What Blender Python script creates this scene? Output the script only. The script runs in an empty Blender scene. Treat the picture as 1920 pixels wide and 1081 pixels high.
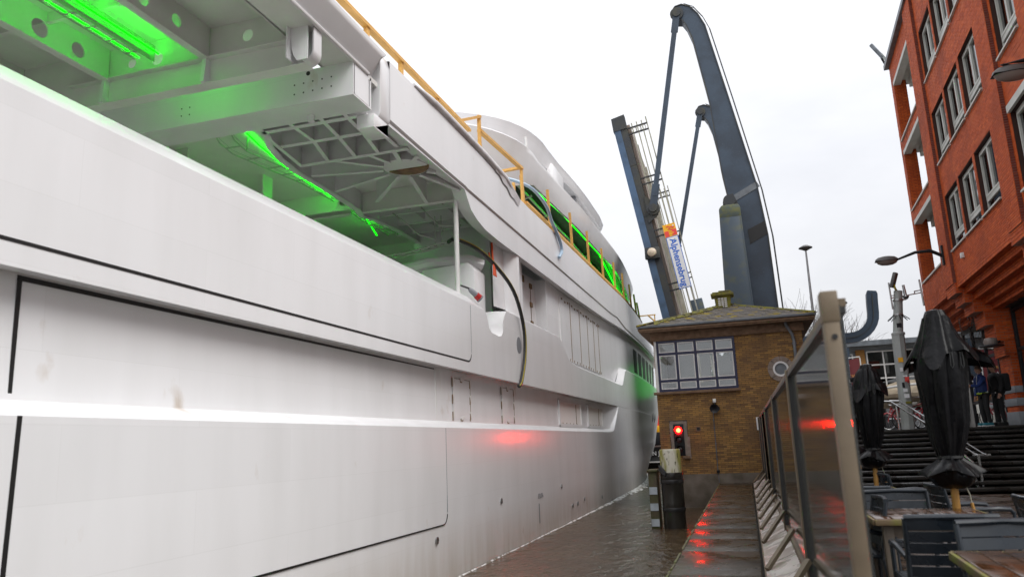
import bpy, bmesh, math, random
import numpy as np
from mathutils import Vector, Matrix
random.seed(7)
R = math.radians
sc = bpy.context.scene
col = sc.collection

# ---------------------------------------------------------------- camera
def cam_axes(yaw, pitch, roll):
    cy, sy, cp, sp = math.cos(yaw), math.sin(yaw), math.cos(pitch), math.sin(pitch)
    f = Vector((sy*cp, cy*cp, sp)); r = Vector((cy, -sy, 0)); u = r.cross(f)
    return r*math.cos(roll)+u*math.sin(roll), -r*math.sin(roll)+u*math.cos(roll), f
cr, cu, cf = cam_axes(R(-16.43), R(11.64), R(-2.305))
cd = bpy.data.cameras.new('camera'); cam = bpy.data.objects.new('camera', cd); col.objects.link(cam)
cam.matrix_world = Matrix(((cr.x, cu.x, -cf.x, 0), (cr.y, cu.y, -cf.y, 0), (cr.z, cu.z, -cf.z, 1.45), (0, 0, 0, 1)))
cd.sensor_width = 36; cd.lens = 1425/1920*36; cd.clip_start = .1; cd.clip_end = 3000
cd.dof.use_dof = True; cd.dof.focus_distance = 19; cd.dof.aperture_fstop = 2.0
sc.camera = cam

# ---------------------------------------------------------------- sky, sun, exposure
w = bpy.data.worlds.new('World'); sc.world = w; w.use_nodes = True
nt = w.node_tree; N = nt.nodes; L = nt.links
bg = N['Background']; bg.inputs['Strength'].default_value = .062
sky = N.new('ShaderNodeTexSky'); sky.sky_type = 'NISHITA'; sky.sun_disc = False
SUN_EL, SUN_AZ = 48, 118          # azimuth clockwise from +Y (towards +X)
sky.sun_elevation = R(SUN_EL); sky.sun_rotation = R(SUN_AZ)
sky.air_density = 1; sky.dust_density = 3; sky.altitude = 0
tc = N.new('ShaderNodeTexCoord'); nz = N.new('ShaderNodeTexNoise')
mp = N.new('ShaderNodeMapping'); mp.inputs['Scale'].default_value = (1, 1, 2.5)
nz.inputs['Scale'].default_value = 1.6; nz.inputs['Detail'].default_value = 6; nz.inputs['Roughness'].default_value = .55
rp = N.new('ShaderNodeValToRGB')
rp.color_ramp.elements[0].position = .3; rp.color_ramp.elements[0].color = (6.5, 6.65, 7.15, 1)
rp.color_ramp.elements[1].position = .68; rp.color_ramp.elements[1].color = (8.9, 8.95, 9.2, 1)
sx = N.new('ShaderNodeSeparateXYZ'); mr = N.new('ShaderNodeMapRange')
mr.inputs[1].default_value = 0; mr.inputs[2].default_value = 1; mr.inputs[3].default_value = .76; mr.inputs[4].default_value = 2.0
vm = N.new('ShaderNodeVectorMath'); vm.operation = 'SCALE'
mx = N.new('ShaderNodeMixRGB'); mx.inputs[0].default_value = .9
L.new(tc.outputs['Generated'], mp.inputs['Vector']); L.new(mp.outputs[0], nz.inputs['Vector'])
L.new(nz.outputs[0], rp.inputs[0]); L.new(tc.outputs['Generated'], sx.inputs[0]); L.new(sx.outputs[2], mr.inputs[0])
L.new(rp.outputs[0], vm.inputs[0]); L.new(mr.outputs[0], vm.inputs['Scale'])
L.new(sky.outputs[0], mx.inputs[1]); L.new(vm.outputs[0], mx.inputs[2]); L.new(mx.outputs[0], bg.inputs[0])
sl = bpy.data.lights.new('sun', 'SUN'); so = bpy.data.objects.new('sun', sl); col.objects.link(so)
sl.energy = 1.5; sl.angle = R(40); sl.color = (1, .985, .955)
a, e = R(SUN_AZ), R(SUN_EL)
so.rotation_euler = Vector((-math.sin(a)*math.cos(e), -math.cos(a)*math.cos(e), -math.sin(e))).to_track_quat('-Z', 'Y').to_euler()
sc.view_settings.view_transform = 'Standard'; sc.view_settings.look = 'None'
sc.view_settings.exposure = .84; sc.view_settings.gamma = 1; sc.view_settings.use_curve_mapping = False
sc.cycles.max_bounces = 8; sc.cycles.transparent_max_bounces = 16; sc.cycles.sample_clamp_indirect = 8

# ---------------------------------------------------------------- materials
def mat(name, c, rough=.5, metal=0, bdist=.02, c2=None, ns=4., stretch=(1, 1, 1), lo=.35, hi=.65, bump=0, bs=30., bstretch=(1, 1, 1),
        island=None, wet=None, spec=.5, emit=None, es=0, third=None, tlo=.6, thi=.75, tns=2., tstretch=(1, 1, 1), coat=0):
    m = bpy.data.materials.new(name); m.use_nodes = True
    t = m.node_tree; N = t.nodes; L = t.links; b = N['Principled BSDF']
    b.inputs['Roughness'].default_value = rough; b.inputs['Metallic'].default_value = metal
    b.inputs['Specular IOR Level'].default_value = spec; b.inputs['Coat Weight'].default_value = coat; b.inputs['Coat Roughness'].default_value = .14
    b.inputs['Base Color'].default_value = (*c, 1)
    g = N.new('ShaderNodeNewGeometry')
    def noise(scale, st, detail=5):
        mpn = N.new('ShaderNodeMapping'); mpn.inputs['Scale'].default_value = st
        n = N.new('ShaderNodeTexNoise'); n.inputs['Scale'].default_value = scale; n.inputs['Detail'].default_value = detail
        L.new(g.outputs['Position'], mpn.inputs[0]); L.new(mpn.outputs[0], n.inputs['Vector']); return n
    out = None
    if island:
        oi = N.new('ShaderNodeObjectInfo'); ad = N.new('ShaderNodeMath'); ad.operation = 'ADD'; fr = N.new('ShaderNodeMath'); fr.operation = 'FRACT'
        L.new(g.outputs['Random Per Island'], ad.inputs[0]); L.new(oi.outputs['Random'], ad.inputs[1]); L.new(ad.outputs[0], fr.inputs[0])
        r = N.new('ShaderNodeValToRGB'); els = r.color_ramp.elements
        while len(els) < len(island): els.new(.5)
        for i, q in enumerate(island):
            els[i].position = i/(len(island)-1); els[i].color = (*q, 1)
        L.new(fr.outputs[0], r.inputs[0]); out = r.outputs[0]
    if c2 is not None:
        n = noise(ns, stretch); r = N.new('ShaderNodeMapRange'); r.inputs[1].default_value = lo; r.inputs[2].default_value = hi
        L.new(n.outputs[0], r.inputs[0]); k = N.new('ShaderNodeMixRGB'); L.new(r.outputs[0], k.inputs[0])
        if out: L.new(out, k.inputs[1])
        else: k.inputs[1].default_value = (*c, 1)
        k.inputs[2].default_value = (*c2, 1); out = k.outputs[0]
    if third is not None:
        n = noise(tns, tstretch, 7); r = N.new('ShaderNodeMapRange'); r.inputs[1].default_value = tlo; r.inputs[2].default_value = thi
        L.new(n.outputs[0], r.inputs[0]); k = N.new('ShaderNodeMixRGB'); L.new(r.outputs[0], k.inputs[0])
        if out: L.new(out, k.inputs[1])
        else: k.inputs[1].default_value = (*c, 1)
        k.inputs[2].default_value = (*third, 1); out = k.outputs[0]
    if out: L.new(out, b.inputs['Base Color'])
    if bump:
        n = noise(bs, bstretch, 4); bp = N.new('ShaderNodeBump'); bp.inputs['Strength'].default_value = bump; bp.inputs['Distance'].default_value = bdist
        L.new(n.outputs[0], bp.inputs['Height']); L.new(bp.outputs[0], b.inputs['Normal'])
    if wet:
        n = noise(wet[2], (1, 1, 1)); r = N.new('ShaderNodeMapRange'); r.inputs[1].default_value = .4; r.inputs[2].default_value = .6
        r.inputs[3].default_value = wet[0]; r.inputs[4].default_value = wet[1]
        L.new(n.outputs[0], r.inputs[0]); L.new(r.outputs[0], b.inputs['Roughness'])
    if emit:
        b.inputs['Emission Color'].default_value = (*emit, 1); b.inputs['Emission Strength'].default_value = es
    return m
def glass(name, tint=(.8, .85, .85), rough=.02, ior=1.5, extra=0, haze=0):
    m = bpy.data.materials.new(name); m.use_nodes = True; t = m.node_tree; N = t.nodes; L = t.links
    N.remove(N['Principled BSDF']); o = N['Material Output']
    tr = N.new('ShaderNodeBsdfTransparent'); tr.inputs[0].default_value = (*tint, 1)
    gl = N.new('ShaderNodeBsdfGlossy'); gl.inputs['Roughness'].default_value = rough
    fr = N.new('ShaderNodeFresnel'); fr.inputs[0].default_value = ior; ad = N.new('ShaderNodeMath'); ad.inputs[1].default_value = extra; ad.use_clamp = True
    mxs = N.new('ShaderNodeMixShader'); L.new(fr.outputs[0], ad.inputs[0]); L.new(ad.outputs[0], mxs.inputs[0])
    if haze:
        df = N.new('ShaderNodeBsdfDiffuse'); df.inputs[0].default_value = (.55, .56, .54, 1); tl = N.new('ShaderNodeBsdfTranslucent'); tl.inputs[0].default_value = (.55, .56, .54, 1)
        m1 = N.new('ShaderNodeMixShader'); m2 = N.new('ShaderNodeMixShader'); m2.inputs[0].default_value = haze
        L.new(df.outputs[0], m1.inputs[1]); L.new(tl.outputs[0], m1.inputs[2]); L.new(tr.outputs[0], m2.inputs[1]); L.new(m1.outputs[0], m2.inputs[2]); tr = m2
    L.new(tr.outputs[0], mxs.inputs[1]); L.new(gl.outputs[0], mxs.inputs[2]); L.new(mxs.outputs[0], o.inputs[0])
    return m
M = {}
M['paint'] = mat('white_primer', (.80, .80, .81), .30, c2=(.745, .745, .75), ns=1.1, stretch=(1.6, 1.6, .30), lo=.38, hi=.72, bump=.16, bs=1.1, third=(.52, .44, .36), tlo=.68, thi=.84, tns=2.2, tstretch=(1, 1, .6), coat=.28)
M['paint_in'] = mat('white_primer_inside', (.78, .78, .75), .45, c2=(.68, .68, .65), ns=1.2, lo=.4, hi=.7, bump=.05, bs=6)
M['seal'] = mat('black_rubber_seal', (.012, .012, .012), .5)
M['tape'] = mat('peeling_tape', (.26, .16, .08), .8, c2=(.12, .08, .04), ns=9)
M['tapew'] = mat('white_tape', (.72, .70, .68), .6)
M['ledface'] = mat('green_led_cover', (0, .2, .0), .4, emit=(0, 1, .0), es=2.2)
M['led'] = mat('green_led', (0, .3, .02), .4, emit=(.0, 1, .0), es=27)
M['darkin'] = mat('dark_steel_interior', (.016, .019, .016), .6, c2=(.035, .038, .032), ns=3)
M['pine'] = mat('pine_timber', (.78, .45, .13), .6, c2=(.66, .36, .085), ns=3, stretch=(6, 1, 6), bump=.1)
M['pipe'] = mat('galvanised_tray', (.45, .46, .43), .4, .3)
M['black'] = mat('black_rubber', (.012, .012, .013), .45, c2=(.03, .03, .03), ns=8)
M['yellow'] = mat('yellow_stripe', (.40, .32, .03), .5)
M['red'] = mat('red_plastic', (.42, .015, .015), .35)
M['orange'] = mat('orange_cord', (.55, .07, .015), .7)
M['hose'] = mat('pale_blue_hose', (.36, .48, .60), .35)
M['grey'] = mat('grey_plastic', (.22, .23, .25), .4)
M['foam'] = mat('white_foam_wrap', (.74, .74, .75), .6, bump=.3, bs=7, c2=(.6, .6, .62), ns=3)
M['rust'] = mat('rusty_timber', (.26, .15, .08), .7, c2=(.14, .08, .05), ns=6)
M['blue'] = mat('blue_grey_steel', (.040, .062, .092), .42, c2=(.028, .042, .062), ns=1.1, lo=.4, hi=.62, bump=.05, bs=12, third=(.075, .095, .125), tns=16, tlo=.63, thi=.7)
M['blue2'] = mat('lit_blue_grey_steel', (.055, .105, .185), .42, c2=(.035, .065, .11), ns=1.6, lo=.45, hi=.7)
M['bluedk'] = mat('weathered_dark_blue_steel', (.030, .034, .038), .6, c2=(.05, .048, .032), ns=1.2, lo=.45, hi=.65)
M['mosst'] = mat('blue_steel_with_moss', (.050, .072, .095), .6, c2=(.085, .095, .06), ns=2.2, lo=.5, hi=.75)
M['deckwood'] = mat('grey_brown_deck', (.29, .23, .19), .75, c2=(.2, .16, .13), ns=2, stretch=(4, 4, .4), bump=.1)
M['galv'] = mat('galvanised_rail', (.42, .41, .35), .45, .2, c2=(.3, .29, .2), ns=2)
M['sign'] = mat('white_sign', (.74, .75, .76), .4)
M['signblue'] = mat('sign_blue', (.01, .12, .55), .4)
M['signyel'] = mat('sign_yellow', (.85, .42, .01), .4)
M['signred'] = mat('sign_red', (.75, .06, .045), .4)
M['lens'] = mat('lamp_lens', (.6, .5, .38), .3)
M['brickh'] = mat('brown_brick', (.2, .1, .04), .75, island=[(.19, .10, .034), (.29, .155, .045), (.38, .21, .055), (.24, .13, .042), (.33, .185, .058), (.15, .08, .034), (.30, .165, .05)], c2=(.18, .10, .042), ns=1.0, lo=.5, hi=.72, bump=.25, bs=50)
M['mortar'] = mat('dark_mortar', (.085, .065, .05), .9, c2=(.06, .05, .03), ns=3)
M['brickr'] = mat('red_brick', (.4, .08, .03), .6, island=[(.48, .082, .018), (.55, .10, .022), (.41, .065, .016), (.51, .09, .020), (.60, .12, .026)], c2=(.33, .056, .015), ns=.8, lo=.5, hi=.75, bump=.3, bs=40, spec=.18, third=(.54, .115, .028), tlo=.58, thi=.75, tns=1.4)
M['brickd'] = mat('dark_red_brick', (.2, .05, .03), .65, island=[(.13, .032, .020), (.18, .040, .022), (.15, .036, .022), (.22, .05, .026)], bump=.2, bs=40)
M['mortarr'] = mat('red_wall_mortar', (.035, .013, .009), .9)
M['mortarl'] = mat('pale_mortar', (.30, .20, .16), .9)
M['brown'] = mat('brown_concrete_trim', (.20, .125, .075), .8, c2=(.13, .08, .045), ns=8, bump=.2, bs=60)
M['lead'] = mat('grey_lead', (.16, .18, .20), .45, c2=(.1, .11, .12), ns=3)
M['tile'] = mat('grey_roof_tile', (.17, .155, .14), .7, island=[(.17, .16, .145), (.21, .19, .17), (.145, .135, .125), (.19, .17, .14)], third=(.34, .26, .02), tlo=.57, thi=.64, tns=2.6, bump=.2, bs=50)
M['mosstop'] = mat('algae_stained_steel', (.065, .085, .075), .7, c2=(.12, .125, .035), ns=4, lo=.42, hi=.66)
M['moss'] = mat('mossy_stone', (.11, .10, .04), .9, c2=(.17, .16, .02), ns=7, lo=.4, hi=.55, third=(.05, .045, .025), tns=9, bump=.5, bs=25)
M['white'] = mat('white_paint', (.74, .74, .73), .4, c2=(.64, .64, .62), ns=3)
M['navy'] = mat('navy_paint', (.018, .02, .06), .4)
M['cream'] = mat('cream_frame', (.55, .55, .51), .45, c2=(.46, .46, .42), ns=2)
M['creamdk'] = mat('cream_timber', (.50, .42, .31), .6, c2=(.38, .31, .22), ns=2.5)
M['curtain'] = mat('white_blind', (.6, .6, .6), .8)
M['room'] = mat('dim_room', (.36, .35, .33), .8)
M['pane'] = glass('window_pane', (.90, .92, .92), .015, 1.5, .13)
M['panesh'] = glass('shop_window_pane', (.30, .34, .34), .01, 1.6, .35)
M['panedk'] = glass('dark_window_pane', (.30, .33, .34), .01, 1.55, .12)
M['screen'] = glass('wet_screen_pane', (.80, .83, .80), .07, 1.45, .0, .16)
M['concrete'] = mat('stained_concrete', (.15, .125, .10), .8, c2=(.08, .065, .045), ns=2.5, bump=.4, bs=35)
M['slab'] = mat('wet_stone_slab', (.056, .040, .023), .3, c2=(.033, .024, .014), ns=1.6, lo=.4, hi=.62, wet=(.22, .40, 3.0), bump=.05, bs=38, spec=.28, third=(.085, .063, .04), tns=12, tlo=.6, thi=.72)
M['slabedge'] = mat('mossy_edge', (.09, .075, .045), .6, c2=(.10, .11, .02), ns=3)
M['paver'] = mat('wet_brown_paver', (.08, .05, .035), .28, island=[(.060, .040, .028), (.09, .056, .038), (.075, .05, .034), (.05, .036, .028)], wet=(.16, .45, 2.0), third=(.10, .11, .02), tns=1.6, tlo=.64, thi=.74)
M['soil'] = mat('dark_joint', (.03, .026, .018), .7)
M['step'] = mat('wet_black_step', (.009, .0075, .006), .3, c2=(.018, .015, .011), ns=2.5, wet=(.22, .55, 2.5), bump=.3, bs=30, spec=.35)
M['plaza'] = mat('wet_plaza', (.10, .09, .08), .35, c2=(.06, .055, .05), ns=1)
M['alu'] = mat('weathered_beige_metal', (.165, .125, .08), .5, .1, c2=(.12, .09, .058), ns=4, bump=.05, bs=40)
M['alud'] = mat('dark_frame', (.03, .03, .03), .4, .2)
M['boardw'] = mat('white_wet_board', (.62, .58, .55), .22, c2=(.48, .43, .40), ns=2.2, lo=.42, hi=.65, wet=(.12, .4, 3))
M['stain'] = mat('stainless', (.58, .58, .58), .22, 1)
M['chair'] = mat('slate_blue_chair', (.017, .023, .031), .34, c2=(.010, .014, .019), ns=3, wet=(.22, .45, 5))
M['tablew'] = mat('wet_table_wood', (.085, .036, .015), .16, c2=(.045, .02, .009), ns=3, stretch=(1, 9, 1), wet=(.06, .35, 4))
M['tableedge'] = mat('mossy_table_edge', (.14, .095, .05), .6, c2=(.15, .15, .02), ns=5, lo=.4, hi=.6)
M['woodgrey'] = mat('grey_wood', (.12, .095, .07), .6, c2=(.08, .06, .045), ns=5)
M['cover'] = mat('black_vinyl', (.003, .003, .0036), .32, c2=(.005, .005, .006), ns=3, bump=.6, bs=9, spec=.16)
M['pole'] = mat('yellow_wood_pole', (.42, .22, .05), .5, c2=(.30, .15, .03), ns=4, stretch=(8, 8, 1))
M['mast'] = mat('grey_mast', (.36, .38, .37), .5, c2=(.28, .30, .28), ns=2)
M['lampgrey'] = mat('lamp_grey', (.10, .095, .09), .5)
M['lampglass'] = mat('lamp_underside', (.22, .18, .16), .4)
M['pilew'] = mat('white_pile_paint', (.62, .60, .50), .6, c2=(.30, .29, .07), ns=5.5, stretch=(1, 1, .3), lo=.44, hi=.62, third=(.10, .09, .04), tns=12, tlo=.60, thi=.68, tstretch=(1, 1, .4), bump=.2)
M['pileb'] = mat('black_pile', (.012, .011, .010), .3, c2=(.03, .028, .022), ns=4, stretch=(1, 1, .2), bump=.6, bs=8, bstretch=(1, 1, .25))
M['timber'] = mat('slimy_timber', (.085, .062, .038), .7, c2=(.055, .065, .015), ns=3, bump=.4)
M['reflector'] = mat('grey_reflector', (.45, .50, .54), .4, c2=(.3, .34, .36), ns=5)
M['housing'] = mat('signal_housing', (.014, .014, .016), .5, spec=.3)
M['cement'] = mat('cement_render', (.28, .23, .20), .9, c2=(.2, .16, .13), ns=7, bump=.3)
M['redlit'] = mat('lit_red_lens', (.4, .0, .0), .3, emit=(1, .0004, .0004), es=160)
M['redcore'] = mat('lit_red_lens_core', (.4, .1, .0), .3, emit=(1, .22, .02), es=16)
M['reddark'] = mat('unlit_lens', (.05, .018, .018), .15)
M['twig'] = mat('bare_bark', (.07, .055, .045), .8)
M['leaf'] = mat('evergreen_leaf', (.035, .075, .022), .6, c2=(.018, .045, .014), ns=1.5)
M['skin'] = mat('skin', (.45, .24, .17), .5)
M['hair'] = mat('hair', (.10, .06, .04), .6)
M['jacket'] = mat('blue_jacket', (.012, .035, .16), .6, bump=.2, bs=12)
M['dark'] = mat('black_cloth', (.010, .010, .011), .8)
M['teal'] = mat('teal_shoe', (.02, .15, .19), .5)
M['lime'] = mat('lime_hem', (.3, .42, .02), .6)
M['bikered'] = mat('red_bike_paint', (.32, .012, .02), .3)
M['chrome'] = mat('bike_metal', (.4, .4, .4), .3, .9)
M['ochre'] = mat('ochre_brick', (.42, .21, .06), .8, c2=(.25, .12, .03), ns=9, stretch=(1, 1, 3), lo=.5, hi=.62)
M['greycl'] = mat('grey_cladding', (.27, .29, .31), .6, c2=(.2, .22, .24), ns=1)
M['banner'] = mat('maroon_banner', (.13, .018, .022), .5)
M['gold'] = mat('gold_letters', (.55, .27, .08), .5)
M['canopy'] = mat('beige_canvas', (.44, .37, .27), .8, c2=(.34, .27, .19), ns=2)
M['magenta'] = mat('magenta_plastic', (.6, .03, .4), .4)
M['tug'] = mat('black_hull', (.010, .010, .012), .3)
M['water'] = mat('brown_water', (.085, .058, .032), .16, c2=(.060, .040, .022), ns=.6, bump=1.0, bs=2.2, bstretch=(1.3, .8, 1), spec=.22, bdist=.12)
M['foamw'] = mat('white_bow_foam', (.7, .7, .68), .5, c2=(.12, .1, .07), ns=6, lo=.45, hi=.6)

def plating(m):      # faint tone steps from plate to plate, and a dirty band along the waterline
    t = m.node_tree; N = t.nodes; L = t.links; b = N['Principled BSDF']; src = b.inputs['Base Color'].links[0].from_socket
    g = N.new('ShaderNodeNewGeometry'); sp = N.new('ShaderNodeSeparateXYZ'); cb = N.new('ShaderNodeCombineXYZ'); L.new(g.outputs['Position'], sp.inputs[0]); L.new(sp.outputs[1], cb.inputs[0]); L.new(sp.outputs[2], cb.inputs[1])
    br = N.new('ShaderNodeTexBrick'); br.inputs['Color1'].default_value = (1, 1, 1, 1); br.inputs['Color2'].default_value = (.962, .962, .96, 1); br.inputs['Mortar'].default_value = (.945, .945, .94, 1)
    for k, v in (('Scale', 1), ('Mortar Size', .006), ('Mortar Smooth', .6), ('Brick Width', 3.1), ('Row Height', .58), ('Bias', -.1)): br.inputs[k].default_value = v
    L.new(cb.outputs[0], br.inputs['Vector'])
    mu = N.new('ShaderNodeMixRGB'); mu.blend_type = 'MULTIPLY'; mu.inputs[0].default_value = 1; L.new(src, mu.inputs[1]); L.new(br.outputs[0], mu.inputs[2])
    mp_ = N.new('ShaderNodeMapping'); mp_.inputs['Scale'].default_value = (3, 3, .5); nz_ = N.new('ShaderNodeTexNoise'); nz_.inputs['Scale'].default_value = 1.5; nz_.inputs['Detail'].default_value = 6; L.new(g.outputs['Position'], mp_.inputs[0]); L.new(mp_.outputs[0], nz_.inputs['Vector'])
    r1 = N.new('ShaderNodeMapRange'); r1.inputs[1].default_value = .25; r1.inputs[2].default_value = -.75; L.new(sp.outputs[2], r1.inputs[0])
    ml = N.new('ShaderNodeMath'); ml.operation = 'MULTIPLY'; L.new(r1.outputs[0], ml.inputs[0]); L.new(nz_.outputs[0], ml.inputs[1])
    mx_ = N.new('ShaderNodeMixRGB'); L.new(ml.outputs[0], mx_.inputs[0]); L.new(mu.outputs[0], mx_.inputs[1]); mx_.inputs[2].default_value = (.40, .33, .25, 1); L.new(mx_.outputs[0], b.inputs['Base Color'])
plating(M['paint'])
# ---------------------------------------------------------------- builders
class MB:
    def __init__(s): s.v = []; s.f = []; s.mi = []
    def add(s, vs, fs, m=0):
        n = len(s.v); s.v += [tuple(q) for q in vs]
        for f in fs: s.f.append(tuple(i+n for i in f)); s.mi.append(m)
        return s
    def box(s, x0, y0, z0, x1, y1, z1, m=0):
        return s.add([(x0, y0, z0), (x1, y0, z0), (x1, y1, z0), (x0, y1, z0), (x0, y0, z1), (x1, y0, z1), (x1, y1, z1), (x0, y1, z1)],
                     [(0, 3, 2, 1), (4, 5, 6, 7), (0, 1, 5, 4), (1, 2, 6, 5), (2, 3, 7, 6), (3, 0, 4, 7)], m)
    def ob(s, c, ax, ay, az, m=0):      # oriented box: centre, three half-axis vectors
        c, ax, ay, az = map(Vector, (c, ax, ay, az))
        vs = [c+i*ax+j*ay+k*az for k in (-1, 1) for (i, j) in ((-1, -1), (1, -1), (1, 1), (-1, 1))]
        return s.add(vs, [(0, 3, 2, 1), (4, 5, 6, 7), (0, 1, 5, 4), (1, 2, 6, 5), (2, 3, 7, 6), (3, 0, 4, 7)], m)
    def bar(s, p, q, wd, ht, up=(0, 0, 1), m=0):
        p, q = Vector(p), Vector(q); d = (q-p); n = d.normalized(); u = Vector(up)
        sd = n.cross(u)
        if sd.length < 1e-3: sd = n.cross(Vector((1, 0, 0)))
        sd.normalize(); u2 = sd.cross(n).normalized()
        return s.ob((p+q)/2, d/2, sd*wd/2, u2*ht/2, m)
    def prism(s, poly, axis, a, b, m=0):
        n = len(poly)
        def P(p, t): return {'x': (t, p[0], p[1]), 'y': (p[0], t, p[1]), 'z': (p[0], p[1], t)}[axis]
        vs = [P(p, a) for p in poly]+[P(p, b) for p in poly]
        fs = [tuple(range(n)), tuple(range(2*n-1, n-1, -1))]+[(i, i+n, (i+1) % n+n, (i+1) % n) for i in range(n)]
        return s.add(vs, fs, m)
    def tube(s, pts, r, n=8, m=0, cap=True):
        pts = [Vector(p) for p in pts]; k = len(pts); rr = r if isinstance(r, (list, tuple)) else [r]*k
        vs = []; prev = None
        for i, p in enumerate(pts):
            d = (pts[min(i+1, k-1)]-pts[max(i-1, 0)]).normalized()
            if prev is None:
                a = Vector((0, 0, 1)) if abs(d.z) < .9 else Vector((1, 0, 0)); u = d.cross(a).normalized()
            else: u = (prev-d*prev.dot(d)).normalized()
            prev = u; v = d.cross(u)
            for j in range(n):
                t = 2*math.pi*j/n; vs.append(p+(u*math.cos(t)+v*math.sin(t))*rr[i])
        fs = [(i*n+j, i*n+(j+1) % n, (i+1)*n+(j+1) % n, (i+1)*n+j) for i in range(k-1) for j in range(n)]
        if cap: fs += [tuple(range(n-1, -1, -1)), tuple(range((k-1)*n, k*n))]
        return s.add(vs, fs, m)
    def lathe(s, prof, c=(0, 0, 0), n=16, m=0, axis='z', fn=None):
        vs = []; k = len(prof)
        for (r, h) in prof:
            for j in range(n):
                t = 2*math.pi*j/n; rr = r*(fn(t, h) if fn else 1); a_, b_ = rr*math.cos(t), rr*math.sin(t)
                q = {'z': (a_, b_, h), 'y': (a_, h, b_), 'x': (h, a_, b_)}[axis]
                vs.append((c[0]+q[0], c[1]+q[1], c[2]+q[2]))
        fs = [(i*n+j, i*n+(j+1) % n, (i+1)*n+(j+1) % n, (i+1)*n+j) for i in range(k-1) for j in range(n)]
        fs += [tuple(range(n-1, -1, -1)), tuple(range((k-1)*n, k*n))]
        return s.add(vs, fs, m)
    def grid(s, rows, m=0, flip=False):  # rows: equal-length lists of points
        k = len(rows[0]); vs = [p for r in rows for p in r]; fs = []
        for i in range(len(rows)-1):
            for j in range(k-1):
                q = (i*k+j, i*k+j+1, (i+1)*k+j+1, (i+1)*k+j); fs.append(q[::-1] if flip else q)
        return s.add(vs, fs, m)
    def build(s, name, mats, parent=None, bevel=0, smooth=35, recalc=True, kind=None, label=None, cat=None, group=None):
        me = bpy.data.meshes.new(name); off = root_loc(parent)
        vs = [(x-off[0], y-off[1], z-off[2]) for x, y, z in s.v] if parent else s.v
        me.from_pydata(vs, [], s.f)
        mats = mats if isinstance(mats, (list, tuple)) else [mats]
        for q in mats: me.materials.append(q)
        if len(mats) > 1: me.polygons.foreach_set('material_index', s.mi)
        if recalc or bevel:
            bm = bmesh.new(); bm.from_mesh(me)
            if recalc: bmesh.ops.recalc_face_normals(bm, faces=bm.faces)
            if bevel:
                es = [e for e in bm.edges if len(e.link_faces) == 2 and e.calc_face_angle(0) > .5]
                bmesh.ops.bevel(bm, geom=es, offset=bevel, segments=2, profile=.5, affect='EDGES', clamp_overlap=True)
            bm.to_mesh(me); bm.free()
        me.validate()
        if smooth:
            me.polygons.foreach_set('use_smooth', [True]*len(me.polygons)); me.set_sharp_from_angle(angle=R(smooth))
        o = bpy.data.objects.new(name, me); col.objects.link(o); o.parent = parent
        tag(o, label, cat, group, kind)
        return o
def root_loc(p):
    while p is not None and p.parent is not None: p = p.parent
    return p.location if p is not None else Vector((0, 0, 0))
def tag(o, label=None, cat=None, group=None, kind=None):
    for k, v in (('label', label), ('category', cat), ('group', group), ('kind', kind)):
        if v: o[k] = v
    return o
def thing(name, label, cat, loc=(0, 0, 0), group=None, kind=None):
    o = bpy.data.objects.new(name, None); col.objects.link(o); o.location = loc; o.empty_display_size = .2
    return tag(o, label, cat, group, kind)
def piece(name, me, parent, loc, rot=None, scale=None):   # a part that shares its mesh
    o = bpy.data.objects.new(name, me); col.objects.link(o); o.parent = parent
    o.location = Vector(loc)-root_loc(parent)
    if rot is not None: o.rotation_euler = rot
    if scale is not None: o.scale = scale
    return o
def copy_tree(o, parent=None):
    c = o.copy(); col.objects.link(c); c.parent = parent
    for ch in list(o.children): copy_tree(ch, c)
    return c
def text(name, body, size, m, parent, origin, xdir, ydir, extrude=.004, align='CENTER', bold=0):
    cu_ = bpy.data.curves.new(name, 'FONT'); cu_.body = body; cu_.size = size; cu_.extrude = extrude; cu_.offset = bold; cu_.align_x = align; cu_.align_y = 'CENTER'
    cu_.resolution_u = 3
    tmp = bpy.data.objects.new('tmp_text', cu_); col.objects.link(tmp)
    bpy.context.view_layer.update()
    me = bpy.data.meshes.new_from_object(tmp.evaluated_get(bpy.context.evaluated_depsgraph_get()))
    bpy.data.objects.remove(tmp); bpy.data.curves.remove(cu_)
    x, y = Vector(xdir), Vector(ydir); z = x.cross(y).normalized(); off = root_loc(parent) if parent else Vector((0, 0, 0))
    mw = Matrix(((x.x, y.x, z.x, origin[0]-off[0]), (x.y, y.y, z.y, origin[1]-off[1]), (x.z, y.z, z.z, origin[2]-off[2]), (0, 0, 0, 1)))
    me.transform(mw); me.materials.clear(); me.materials.append(m); me.name = name
    o = bpy.data.objects.new(name, me); col.objects.link(o); o.parent = parent
    return o
def skin(name, verts, edges, radii, m, parent=None, sub=2, rootv=0):
    me = bpy.data.meshes.new(name); off = root_loc(parent)
    me.from_pydata([tuple(Vector(v)-off) for v in verts], edges, []); me.materials.append(m)
    o = bpy.data.objects.new(name, me); col.objects.link(o); o.parent = parent
    md = o.modifiers.new('skin', 'SKIN'); md.use_smooth_shade = True
    sv = me.skin_vertices[0].data
    for i, r in enumerate(radii):
        sv[i].radius = (r, r) if not isinstance(r, tuple) else r
        sv[i].use_root = (i == rootv)
    sb = o.modifiers.new('sub', 'SUBSURF'); sb.levels = sb.render_levels = sub
    return o
ip = lambda x, xs, ys: float(np.interp(x, xs, ys))
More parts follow.
